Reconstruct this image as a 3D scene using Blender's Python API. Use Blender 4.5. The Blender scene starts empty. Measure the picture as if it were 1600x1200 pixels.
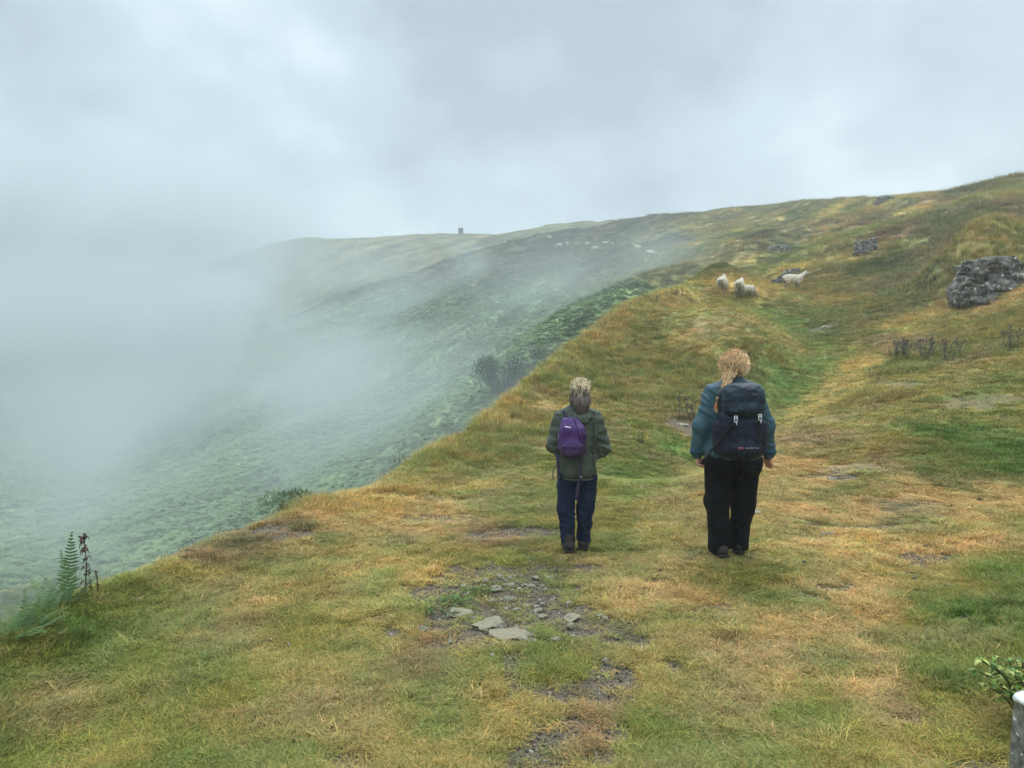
import bpy, bmesh, math, random
import numpy as np
from mathutils import Vector, Matrix, noise as mnoise

R = math.radians
HAZE = 0.0015; MIST = 1.0
scene = bpy.context.scene
COL = scene.collection

# ------------------------------------------------------------------ camera
CAM_Z = 1.65
PITCH = R(-1.975)
F = 1160.0                      # focal length in photograph pixels (1600 wide)
cam_d = bpy.data.cameras.new('camera'); cam = bpy.data.objects.new('camera', cam_d); COL.objects.link(cam)
cam_d.sensor_width = 36.0; cam_d.lens = 36.0 * F / 1600.0
cam_d.clip_start = 0.05; cam_d.clip_end = 5000
cam.location = (0, 0, CAM_Z); cam.rotation_euler = (R(90) + PITCH, 0, 0)
scene.camera = cam

# ------------------------------------------------------------------ exposure
scene.view_settings.view_transform = 'Standard'
scene.view_settings.look = 'None'
scene.view_settings.exposure = 0.58
scene.view_settings.gamma = 1.0

# ------------------------------------------------------------------ sky (overcast, broken cloud)
SUN_EL, SUN_AZ = R(58), R(25)      # azimuth clockwise from +Y
world = bpy.data.worlds.new('World'); scene.world = world; world.use_nodes = True
def make_world():
    nt = world.node_tree; nt.nodes.clear(); N = nt.nodes.new; L = nt.links.new
    out = N('ShaderNodeOutputWorld')
    sky = N('ShaderNodeTexSky'); sky.sky_type = 'NISHITA'; sky.sun_disc = False
    sky.sun_elevation = SUN_EL; sky.sun_rotation = SUN_AZ; sky.air_density = 1.2; sky.dust_density = 3.0
    b1 = N('ShaderNodeBackground'); b1.inputs[1].default_value = 0.06; L(sky.outputs[0], b1.inputs[0])
    tc = N('ShaderNodeTexCoord')
    sep = N('ShaderNodeSeparateXYZ'); L(tc.outputs['Generated'], sep.inputs[0])
    # cloud deck: directions projected on a flat ceiling
    zz = N('ShaderNodeMath'); zz.operation = 'ADD'; L(sep.outputs[2], zz.inputs[0]); zz.inputs[1].default_value = 0.62
    zc = N('ShaderNodeMath'); zc.operation = 'MAXIMUM'; L(zz.outputs[0], zc.inputs[0]); zc.inputs[1].default_value = 0.05
    dv = N('ShaderNodeVectorMath'); dv.operation = 'SCALE'; L(tc.outputs['Generated'], dv.inputs[0])
    inv = N('ShaderNodeMath'); inv.operation = 'DIVIDE'; inv.inputs[0].default_value = 1.0; L(zc.outputs[0], inv.inputs[1]); L(inv.outputs[0], dv.inputs['Scale'])
    mp = N('ShaderNodeMapping'); L(dv.outputs[0], mp.inputs[0]); mp.inputs['Location'].default_value = (SKY_OFF[0], SKY_OFF[1], 0.0); mp.inputs['Scale'].default_value = (1, 1, 0)
    n1 = N('ShaderNodeTexNoise'); n1.inputs['Scale'].default_value = 1.7; n1.inputs['Detail'].default_value = 3.0; n1.inputs['Roughness'].default_value = 0.45
    n1.inputs['Distortion'].default_value = 0.5
    L(mp.outputs[0], n1.inputs[0])
    n2 = N('ShaderNodeTexNoise'); n2.inputs['Scale'].default_value = 5.5; n2.inputs['Detail'].default_value = 5.0; n2.inputs['Roughness'].default_value = 0.5; L(mp.outputs[0], n2.inputs[0])
    mx = N('ShaderNodeMath'); mx.operation = 'MULTIPLY_ADD'; L(n2.outputs[0], mx.inputs[0]); mx.inputs[1].default_value = 0.46; L(n1.outputs[0], mx.inputs[2])
    cr = N('ShaderNodeValToRGB'); L(mx.outputs[0], cr.inputs[0])
    e = cr.color_ramp.elements
    e[0].position = 0.60; e[0].color = (0.41, 0.495, 0.59, 1)
    e[1].position = 0.88; e[1].color = (0.84, 0.97, 1.04, 1)
    m = cr.color_ramp.elements.new(0.68); m.color = (0.515, 0.63, 0.73, 1)
    m = cr.color_ramp.elements.new(0.78); m.color = (0.62, 0.76, 0.86, 1)
    # an overcast sky is brighter overhead than at the horizon
    g = N('ShaderNodeMapRange'); L(sep.outputs[2], g.inputs[0]); g.inputs[1].default_value = 0.44; g.inputs[2].default_value = 0.85
    g.inputs[3].default_value = 1.0; g.inputs[4].default_value = 4.2
    b2 = N('ShaderNodeBackground'); L(cr.outputs[0], b2.inputs[0])
    st = N('ShaderNodeMath'); st.operation = 'MULTIPLY'; L(g.outputs[0], st.inputs[0]); st.inputs[1].default_value = 0.66; L(st.outputs[0], b2.inputs[1])
    ms = N('ShaderNodeMixShader'); ms.inputs[0].default_value = 0.92; L(b1.outputs[0], ms.inputs[1]); L(b2.outputs[0], ms.inputs[2])
    L(ms.outputs[0], out.inputs['Surface'])
SKY_OFF = (2.2, 14.1)
make_world()

# ------------------------------------------------------------------ sun behind thin cloud
sun_d = bpy.data.lights.new('sun', 'SUN'); sun = bpy.data.objects.new('sun', sun_d); COL.objects.link(sun)
sun_d.energy = 1.5; sun_d.angle = R(22); sun_d.color = (1.0, 0.955, 0.88)
sdir = Vector((math.sin(SUN_AZ) * math.cos(SUN_EL), math.cos(SUN_AZ) * math.cos(SUN_EL), math.sin(SUN_EL)))
sun.rotation_euler = sdir.to_track_quat('Z', 'Y').to_euler()
sun.location = sdir * 60

# ------------------------------------------------------------------ render settings
cy = scene.cycles
cy.use_denoising = True
try: cy.denoiser = 'OPENIMAGEDENOISE'
except Exception: pass
cy.max_bounces = 6; cy.diffuse_bounces = 3; cy.glossy_bounces = 2; cy.transmission_bounces = 2
cy.transparent_max_bounces = 8; cy.volume_bounces = 2
cy.use_adaptive_sampling = True; cy.adaptive_threshold = 0.02
cy.sample_clamp_indirect = 4.0
cy.volume_step_rate = 1.0; cy.volume_preview_step_rate = 1.0; cy.volume_max_steps = 128

# ------------------------------------------------------------------ noise
def _h(ix, iy, s):
    n = (ix.astype(np.int64) * 374761393 + iy.astype(np.int64) * 668265263 + s * 1442695041) & 0xFFFFFFFF
    n = ((n ^ (n >> 13)) * 1274126177) & 0xFFFFFFFF
    return ((n ^ (n >> 16)) & 0xFFFF) / 65535.0
def vn(x, y, s=0):
    x = np.asarray(x, float); y = np.asarray(y, float)
    ix = np.floor(x); iy = np.floor(y); fx = x - ix; fy = y - iy
    fx = fx * fx * fx * (fx * (fx * 6 - 15) + 10); fy = fy * fy * fy * (fy * (fy * 6 - 15) + 10)
    ix = ix.astype(np.int64); iy = iy.astype(np.int64)
    a = _h(ix, iy, s); b = _h(ix + 1, iy, s); c = _h(ix, iy + 1, s); d = _h(ix + 1, iy + 1, s)
    return (a + (b - a) * fx) * (1 - fy) + (c + (d - c) * fx) * fy
def fbm(x, y, s=0, o=4, g=0.5):
    t = 0; a = 1; w = 0
    for i in range(o):
        ca, sa = math.cos(i * 1.1), math.sin(i * 1.1)
        t = t + a * (vn((x * ca - y * sa) * 2 ** i + 7.3 * i, (x * sa + y * ca) * 2 ** i - 3.1 * i, s + i) - 0.5); w += a; a *= g
    return t / w * 2
def _h3(ix, iy, iz, s):
    n = (ix * 374761393 + iy * 668265263 + iz * 2147483647 + s * 1442695041) & 0xFFFFFFFF
    n = ((n ^ (n >> 13)) * 1274126177) & 0xFFFFFFFF
    return ((n ^ (n >> 16)) & 0xFFFF) / 65535.0
def vn3(x, y, z, s=0):
    x = np.asarray(x, float); y = np.asarray(y, float); z = np.asarray(z, float)
    ix = np.floor(x).astype(np.int64); iy = np.floor(y).astype(np.int64); iz = np.floor(z).astype(np.int64)
    fx = x - ix; fy = y - iy; fz = z - iz
    fx = fx * fx * (3 - 2 * fx); fy = fy * fy * (3 - 2 * fy); fz = fz * fz * (3 - 2 * fz)
    def l(iz_):
        a = _h3(ix, iy, iz_, s); b = _h3(ix + 1, iy, iz_, s); c = _h3(ix, iy + 1, iz_, s); d = _h3(ix + 1, iy + 1, iz_, s)
        return (a + (b - a) * fx) * (1 - fy) + (c + (d - c) * fx) * fy
    a = l(iz); b = l(iz + 1)
    return a + (b - a) * fz - 0.5
def sst(a, b, x):
    t = np.clip((x - a) / (b - a), 0, 1); return t * t * (3 - 2 * t)

# ------------------------------------------------------------------ picture point -> direction
def ray(px, py):
    d = Vector(((px - 800) / F, 1.0, (600 - py) / F))
    c, s = math.cos(PITCH), math.sin(PITCH)
    return Vector((d.x, d.y * c - d.z * s, d.y * s + d.z * c))
def pt(px, py, Y):
    d = ray(px, py); return Vector((d.x, d.y, d.z)) * (Y / d.y) + Vector((0, 0, CAM_Z))

# ------------------------------------------------------------------ terrain: surveyed heights (picture column, row, distance ahead in m)
SURVEY = {
 -300: [(1200, 2.6), (1130, 3.3), (900, 45), (750, 90), (650, 190), (560, 330)],
 0: [(1200, 3.1), (1100, 3.6), (1003, 4.25), (930, 38), (850, 52), (750, 80), (660, 130), (580, 210), (480, 330), (520, 420)],
 130: [(1200, 3.1), (1050, 4.0), (980, 4.6), (932, 5.05), (900, 42), (820, 58), (700, 100), (600, 165), (500, 240), (438, 320), (470, 420)],
 300: [(1100, 3.7), (1000, 4.6), (920, 5.5), (860, 6.3), (820, 48), (700, 88), (600, 135), (500, 200), (421, 290), (440, 400)],
 460: [(1200, 3.1), (1000, 4.6), (900, 5.9), (850, 6.8), (806, 7.8), (780, 45), (700, 66), (620, 100), (540, 140), (460, 200), (377, 272), (390, 380)],
 560: [(860, 6.7), (820, 7.5), (775, 8.7), (740, 46), (680, 62), (600, 98), (520, 140), (440, 190), (377, 258), (396, 330)],
 640: [(1200, 3.1), (1050, 4.1), (950, 5.15), (865, 6.6), (800, 8.0), (735, 10.4), (700, 43), (620, 72), (540, 112), (460, 160), (400, 208), (370, 248), (388, 320)],
 720: [(800, 8.0), (760, 9.2), (720, 11.0), (688, 13.2), (660, 42), (600, 58), (520, 92), (440, 145), (395, 190), (366, 238), (380, 320)],
 800: [(1200, 3.1), (1050, 4.0), (950, 5.1), (865, 6.5), (800, 8.0), (750, 9.8), (700, 12.4), (650, 15.2), (617, 17.4), (595, 46), (540, 66), (460, 105), (400, 160), (363, 230), (376, 320)],
 860: [(353, 222), (366, 300)],
 900: [(800, 8.0), (750, 9.6), (700, 12.0), (660, 14.2), (620, 16.8), (575, 20.2), (536, 23.4), (520, 52), (470, 78), (420, 115), (380, 160), (349, 215), (358, 320)],
 1000: [(1200, 3.1), (1000, 4.55), (865, 6.5), (790, 8.2), (735, 10.0), (700, 12.0), (660, 14.6), (620, 17.4), (580, 20.2), (540, 23.4), (500, 27.2), (470, 31.2), (457, 62), (425, 85), (395, 112), (365, 150), (342, 198), (356, 280)],
 1100: [(865, 6.3), (790, 8.0), (720, 10.6), (680, 13.0), (640, 16.0), (600, 19.2), (560, 21.8), (520, 24.2), (490, 26.8), (468, 31), (450, 37.5), (437, 43), (430, 60), (405, 80), (372, 115), (337, 168), (352, 240)],
 1180: [(1100, 3.7), (950, 5.1), (865, 6.3), (780, 8.4), (700, 12.0), (640, 15.8), (600, 18.8), (560, 21.8), (530, 24.0), (500, 26.8), (482, 29.6), (462, 35.5), (445, 42.0), (425, 54), (395, 74), (365, 100), (329, 148), (352, 220)],
 1240: [(700, 11.6), (620, 17.2), (580, 20.4), (540, 24.8), (500, 30.0), (470, 35.5), (450, 40), (425, 49), (395, 64), (350, 98), (325, 132), (352, 200)],
 1320: [(1150, 3.3), (1000, 4.55), (865, 6.4), (780, 8.4), (720, 10.4), (660, 13.6), (600, 18.0), (560, 22.0), (520, 26.6), (480, 32), (450, 37.5), (420, 44), (380, 56), (345, 78), (318, 108), (345, 165)],
 1420: [(940, 5.2), (840, 6.8), (760, 8.8), (700, 10.6), (650, 13.0), (600, 16.2), (560, 20.0), (520, 24.6), (480, 29.5), (440, 35), (400, 42.5), (360, 55), (330, 72), (308, 92), (335, 140)],
 1520: [(1150, 3.3), (1000, 4.5), (865, 6.3), (780, 8.2), (740, 9.2), (690, 10.8), (640, 13.0), (590, 16.0), (555, 19.0), (520, 22.2), (478, 26.6), (430, 28.9), (388, 31.5), (350, 41), (320, 56), (297, 76), (325, 120)],
 1620: [(1200, 3.0), (1000, 4.3), (860, 6.2), (760, 8.6), (700, 10.2), (640, 12.4), (590, 14.8), (540, 17.6), (490, 21.0), (450, 24.6), (400, 30), (350, 40), (310, 54), (287, 66), (315, 105)],
 1900: [(1150, 3.1), (900, 5.6), (760, 8.0), (640, 11.2), (540, 15.5), (440, 24), (340, 38), (262, 58), (268, 110)],
 2500: [(1150, 2.6), (760, 6.5), (600, 9.5), (480, 14), (300, 30), (220, 45)],
}

# the brink of the drop, surveyed along its length: column, brink row/dist, turf just inside, three points down the bank (dist, height), first valley point seen beyond
BRINK = [(-300, (1130, 3.3), (1200, 2.7), [(4.6, -2.2), (7.5, -6.5), (15, -12)], (900, 40)), (0, (1003, 4.25), (1100, 3.6), [(5.6, -2.4), (9, -6.5), (18, -11)], (930, 38)), (130, (932, 5.05), (980, 4.6), [(6.6, -2.2), (10, -6.2), (20, -11)], (900, 42)),
 (300, (860, 6.3), (920, 5.5), [(8.3, -2.0), (12, -5.8), (22, -10)], (820, 47)), (460, (806, 7.8), (850, 6.8), [(10.2, -2.0), (15, -5.6), (25, -8.6)], (780, 46)), (560, (775, 8.7), (820, 7.5), [(11.4, -2.2), (16.5, -5.4), (26, -7.6)], (742, 45)),
 (640, (735, 10.4), (795, 8.2), [(13.2, -2.2), (18.5, -5.0), (27, -6.8)], (702, 44)), (720, (688, 13.2), (745, 10.2), [(16.2, -2.0), (22, -4.8), (31, -5.8)], (660, 44)), (800, (617, 17.4), (690, 13.2), [(20.8, -1.6), (27.5, -4.0), (36, -4.6)], (598, 47)),
 (900, (536, 23.4), (620, 17.4), [(27.2, -.6), (34, -2.2), (43, -1.6)], (520, 53)), (1000, (471, 31.2), (550, 23.0), [(35.5, 1.8), (42, 1.2), (50, 2.2)], (459, 62)), (1110, (436, 43), (500, 27.5), [(47, 4.8), (53, 5.0), (58, 5.8)], (430, 66))]
def _sm(xs, ys, x):
    return np.interp(x, xs, ys)
_bx = [b[0] for b in BRINK]
BR = []
for c in np.arange(-300, 1111, 22.0):
    f = lambda g: float(_sm(_bx, [g(b) for b in BRINK], c))
    er, ed_ = f(lambda b: b[1][0]), math.exp(f(lambda b: math.log(b[1][1])))
    p = pt(c, er, ed_); BR.append((p.x, p.y, p.z))
    p = pt(c, er + .35 * (f(lambda b: b[2][0]) - er), ed_ * (f(lambda b: b[2][1]) / ed_) ** .42); BR.append((p.x, p.y, p.z))
    p = pt(c, f(lambda b: b[2][0]), math.exp(f(lambda b: math.log(b[2][1])))); BR.append((p.x, p.y, p.z))
    for k in range(3):
        Y = math.exp(f(lambda b: math.log(b[3][k][0]))); z = f(lambda b: b[3][k][1]); BR.append(((c - 800) / F * Y, Y, z))
    p = pt(c, f(lambda b: b[4][0]), math.exp(f(lambda b: math.log(b[4][1])))); BR.append((p.x, p.y, p.z))
BXY = np.array([(BR[i][0], BR[i][1]) for i in range(0, len(BR), 7)])      # plan of the brink
KT = list(BR)
for c, L_ in SURVEY.items():
    for e in L_:
        if c <= 1100 and e[0] != 'h':
            q_ = pt(c, e[0], e[1])
            if min(math.hypot(q_.x - b[0], q_.y - b[1]) / q_.y for b in BR) < .09: continue
        if e[0] == 'h':
            Yh = e[1]; x = (c - 800) / F * Yh; KT.append((x, Yh, e[2]))
        else:
            p = pt(c, e[0], e[1]); KT.append((p.x, p.y, p.z))
for x, y, z in [(0, 0.8, .02), (-.8, .3, .02), (.8, .3, .02), (0, -1.5, .05), (0, 1.8, 0.0), (-1.2, 1.6, 0), (1.3, 1.6, .02), (-2.5, 0, -.05), (-4, 0, -.8), (-6, -2, -3), (-9, 1, -7),
                (-16, 2, -12), (-45, 5, -15), (-120, 20, -14), (-300, 60, -10), (-400, 200, -6), (3, 0, .1), (8, 0, .6), (16, 2, 2.5), (30, 5, 7), (60, 10, 17), (150, 20, 25), (300, 60, 30),
                (0, -6, .2), (6, -10, .8), (-8, -10, -4), (-80, -40, -14), (60, -30, 14), (0, -60, 1), (150, 200, 48), (300, 350, 52), (-300, 400, -4)]:
    KT.append((x, y, z))
KT = np.array(KT)
K_r = np.hypot(KT[:, 0], KT[:, 1]); K_az = np.arctan2(KT[:, 0], KT[:, 1]); K_lr = np.log(K_r)
K_v = (KT[:, 2] - CAM_Z) / K_r
AZS, LRS = 2.0, 1.0
def _phi(d2): return 0.5 * d2 * np.log(d2 + 1e-12)
_n = len(K_v); P_ = np.stack([K_az * AZS, K_lr * LRS], 1)
_d2 = ((P_[:, None] - P_[None]) ** 2).sum(-1)
_A = np.zeros((_n + 3, _n + 3)); _A[:_n, :_n] = _phi(_d2) + np.eye(_n) * 2e-4
_A[:_n, _n] = 1; _A[:_n, _n + 1:] = P_; _A[_n:, :_n] = _A[:_n, _n:].T
_b = np.zeros(_n + 3); _b[:_n] = K_v
_w = np.linalg.solve(_A, _b)
AZ0, AZ1, NAZ = -2.6, 2.6, 520
LR0, LR1, NLR = math.log(0.5), math.log(460), 520
ga = np.linspace(AZ0, AZ1, NAZ); gl = np.linspace(LR0, LR1, NLR)
GT = np.zeros((NAZ, NLR))
for i in range(NAZ):
    q = np.stack([np.full(NLR, ga[i] * AZS), gl * LRS], 1)
    d2 = ((q[:, None] - P_[None]) ** 2).sum(-1)
    GT[i] = _phi(d2) @ _w[:_n] + _w[_n] + q @ _w[_n + 1:]
def base_T(az, lr):
    u = np.clip((az - AZ0) / (AZ1 - AZ0) * (NAZ - 1), 0, NAZ - 1.001); v = np.clip((lr - LR0) / (LR1 - LR0) * (NLR - 1), 0, NLR - 1.001)
    i = u.astype(int); j = v.astype(int); fu = u - i; fv = v - j
    return (GT[i, j] * (1 - fu) + GT[i + 1, j] * fu) * (1 - fv) + (GT[i, j + 1] * (1 - fu) + GT[i + 1, j + 1] * fu) * fv
TRACK = [((c_ - 800) / F * y_, y_) for c_, y_ in ((1010, 10.5), (1120, 13.5), (1215, 17.3), (1258, 20.8), (1264, 24.5), (1243, 29), (1216, 34))]   # sunken green path
def height(x, y, fine=True):
    x = np.asarray(x, float); y = np.asarray(y, float)
    r = np.maximum(np.hypot(x, y), 0.5); az = np.arctan2(x, y)
    z = CAM_Z + r * base_T(az, np.log(r))
    flat = 1 - sst(3.0, 5.5, r) * 0.0
    z = z + fbm(x / 1.1, y / 1.1, 11, 3) * (0.012 + 0.03 * sst(6, 22, r))
    z = z + fbm(x / 4.0, y / 4.0, 21, 2) * (0.07 * sst(9, 20, r) + .14 * sst(30, 50, r))
    z = z + fbm(x / 13.0, y / 13.0, 31, 2) * 0.8 * sst(48, 90, r)
    z = z + fbm(x / 45.0, y / 45.0, 35, 2) * 1.0 * sst(90, 200, r)
    # gullies and spurs running down the right hand hill and the valley side
    c, s = math.cos(R(24)), math.sin(R(24))
    a = x * c - y * s; b = x * s + y * c
    k = 1 - np.abs(fbm(a / 7.0 + fbm(x / 20, y / 20, 5, 2) * 1.5, b / 34.0, 41, 2, .4)) * 2
    z = z + k * 0.75 * sst(30, 62, r) * sst(-.1, .2, az)
    k2 = fbm(a / 9.0 + fbm(x / 25, y / 25, 6, 2) * 1.2, b / 50.0, 47, 3, .5)
    z = z + k2 * .75 * sst(38, 80, r)
    mx_, my_ = (x - 6.3) / 2.3, (y - 24.6) / 3.6
    z = z + .85 * np.exp(-(mx_ ** 2 + my_ ** 2)) + 1.15 * np.exp(-(((x - 19.9) / 2.4) ** 2 + ((y - 30.9) / 1.5) ** 2))
    dm = np.full(np.shape(z), 1e9)
    for (ax, ay), (bx, by) in zip(TRACK[:-1], TRACK[1:]):
        t = np.clip(((x - ax) * (bx - ax) + (y - ay) * (by - ay)) / ((bx - ax) ** 2 + (by - ay) ** 2), 0, 1)
        dm = np.minimum(dm, np.hypot(x - ax - t * (bx - ax), y - ay - t * (by - ay)))
    z = z - .42 * np.exp(-(dm / (.35 + .035 * r)) ** 2)
    if fine:
        z = z + fbm(x / 0.28, y / 0.28, 61, 3) * 0.014 * (1 + 2.0 * sst(7, 20, r)) 
    return z
def hit(px, py, y0=1.5, y1=420):
    d = ray(px, py)
    Y = np.exp(np.linspace(math.log(y0), math.log(y1), 2500))
    x = d.x / d.y * Y; z = CAM_Z + d.z / d.y * Y
    g = height(x, Y)
    w = np.nonzero(g >= z)[0]
    if len(w) == 0: i = int(np.argmax((g - z) / Y))
    else: i = w[0]
    return Vector((x[i], Y[i], g[i]))
# ------------------------------------------------------------------ material helpers
def new_mat(name):
    m = bpy.data.materials.new(name); m.use_nodes = True
    nt = m.node_tree; b = nt.nodes['Principled BSDF']; return m, nt, b
def simple_mat(name, col, rough=0.8, var=0.25, scale=12.0, bump=0.0, bscale=60.0, spec=0.3, metal=0.0, trans=0.0, detail=4.0, stretch=None):
    m, nt, b = new_mat(name); N = nt.nodes.new; L = nt.links.new
    tc = N('ShaderNodeTexCoord'); src = tc.outputs['Object']
    if stretch:
        mp = N('ShaderNodeMapping'); mp.inputs['Scale'].default_value = stretch; L(src, mp.inputs[0]); src = mp.outputs[0]
    n = N('ShaderNodeTexNoise'); n.inputs['Scale'].default_value = scale; n.inputs['Detail'].default_value = detail; L(src, n.inputs[0])
    mr = N('ShaderNodeMapRange'); L(n.outputs[0], mr.inputs[0]); mr.inputs[1].default_value = .3; mr.inputs[2].default_value = .7
    mr.inputs[3].default_value = 1 - var; mr.inputs[4].default_value = 1 + var
    mu = N('ShaderNodeVectorMath'); mu.operation = 'SCALE'; mu.inputs[0].default_value = col[:3]; L(mr.outputs[0], mu.inputs['Scale'])
    L(mu.outputs[0], b.inputs['Base Color'])
    b.inputs['Roughness'].default_value = rough; b.inputs['Specular IOR Level'].default_value = spec; b.inputs['Metallic'].default_value = metal
    if bump:
        n2 = N('ShaderNodeTexNoise'); n2.inputs['Scale'].default_value = bscale; n2.inputs['Detail'].default_value = 5; L(src, n2.inputs[0])
        bp = N('ShaderNodeBump'); bp.inputs['Strength'].default_value = bump; bp.inputs['Distance'].default_value = 1.0 / bscale
        L(n2.outputs[0], bp.inputs['Height']); L(bp.outputs[0], b.inputs['Normal'])
    return m
def mesh_obj(name, verts, faces, mat=None, parent=None, smooth=True):
    me = bpy.data.meshes.new(name)
    if isinstance(verts, np.ndarray) and isinstance(faces, np.ndarray):
        nv, nf, k = len(verts), len(faces), faces.shape[1]
        me.vertices.add(nv); me.vertices.foreach_set('co', verts.astype(np.float32).ravel())
        me.loops.add(nf * k); me.loops.foreach_set('vertex_index', faces.astype(np.int32).ravel())
        me.polygons.add(nf); me.polygons.foreach_set('loop_start', np.arange(nf, dtype=np.int32) * k)
        me.update(calc_edges=True)
    else:
        me.from_pydata([tuple(v) for v in verts], [], [tuple(f) for f in faces]); me.update()
    if smooth: me.polygons.foreach_set('use_smooth', np.ones(len(me.polygons), bool))
    if mat: me.materials.append(mat)
    o = bpy.data.objects.new(name, me); COL.objects.link(o)
    if parent is not None: o.parent = parent
    return o
def tag(o, label=None, cat=None, group=None, kind=None):
    if label: o['label'] = label
    if cat: o['category'] = cat
    if group: o['group'] = group
    if kind: o['kind'] = kind
    return o
def thing(name, loc, label, cat, group=None, rz=0.0):
    o = bpy.data.objects.new(name, None); COL.objects.link(o); o.location = loc; o.rotation_euler = (0, 0, rz)
    o.empty_display_size = 0.1
    return tag(o, label, cat, group)
def vattr(me, name, arr, typ='FLOAT'):
    a = me.attributes.new(name, 'FLOAT_COLOR' if typ == 'C' else ('FLOAT_VECTOR' if typ == 'V' else typ), 'POINT')
    if typ == 'C':
        c = np.ones((len(arr), 4), np.float32); c[:, :3] = arr; a.data.foreach_set('color', c.ravel())
    elif typ == 'V': a.data.foreach_set('vector', np.asarray(arr, np.float32).ravel())
    else: a.data.foreach_set('value', np.asarray(arr, np.int32 if typ == 'INT' else np.float32).ravel())

# ------------------------------------------------------------------ what grows where (surveyed points: picture column, row, distance, plant cover)
PAL = {  # base colour, blade length (m), blade density
 'green':  ((.190, .180, .050), .024, 1.0), 'path': ((.180, .222, .072), .016, 1.0), 'olive': ((.255, .215, .085), .021, 1.0),
 'straw':  ((.390, .300, .130), .032, 1.0), 'orange': ((.375, .270, .140), .018, 1.0), 'brown': ((.215, .155, .095), .020, .9),
 'dark':   ((.095, .130, .036), .085, 1.0), 'lush': ((.125, .170, .040), .055, 1.0), 'rough': ((.200, .190, .065), .17, .9),
 'gold':   ((.330, .275, .125), .25, .9), 'heath': ((.190, .160, .105), .20, .9), 'hill': ((.200, .195, .088), .20, .9),
 'moor': ((.075, .080, .052), .20, .9),  # moor is darkened: the self-shading of far grass is put into its colour
 'bracken': ((.120, .180, .085), .7, 0.0), 'scree': ((.150, .130, .090), .2, .3),  # bracken ground colour has the shade among the clumps painted in
}
PN = list(PAL)
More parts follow.
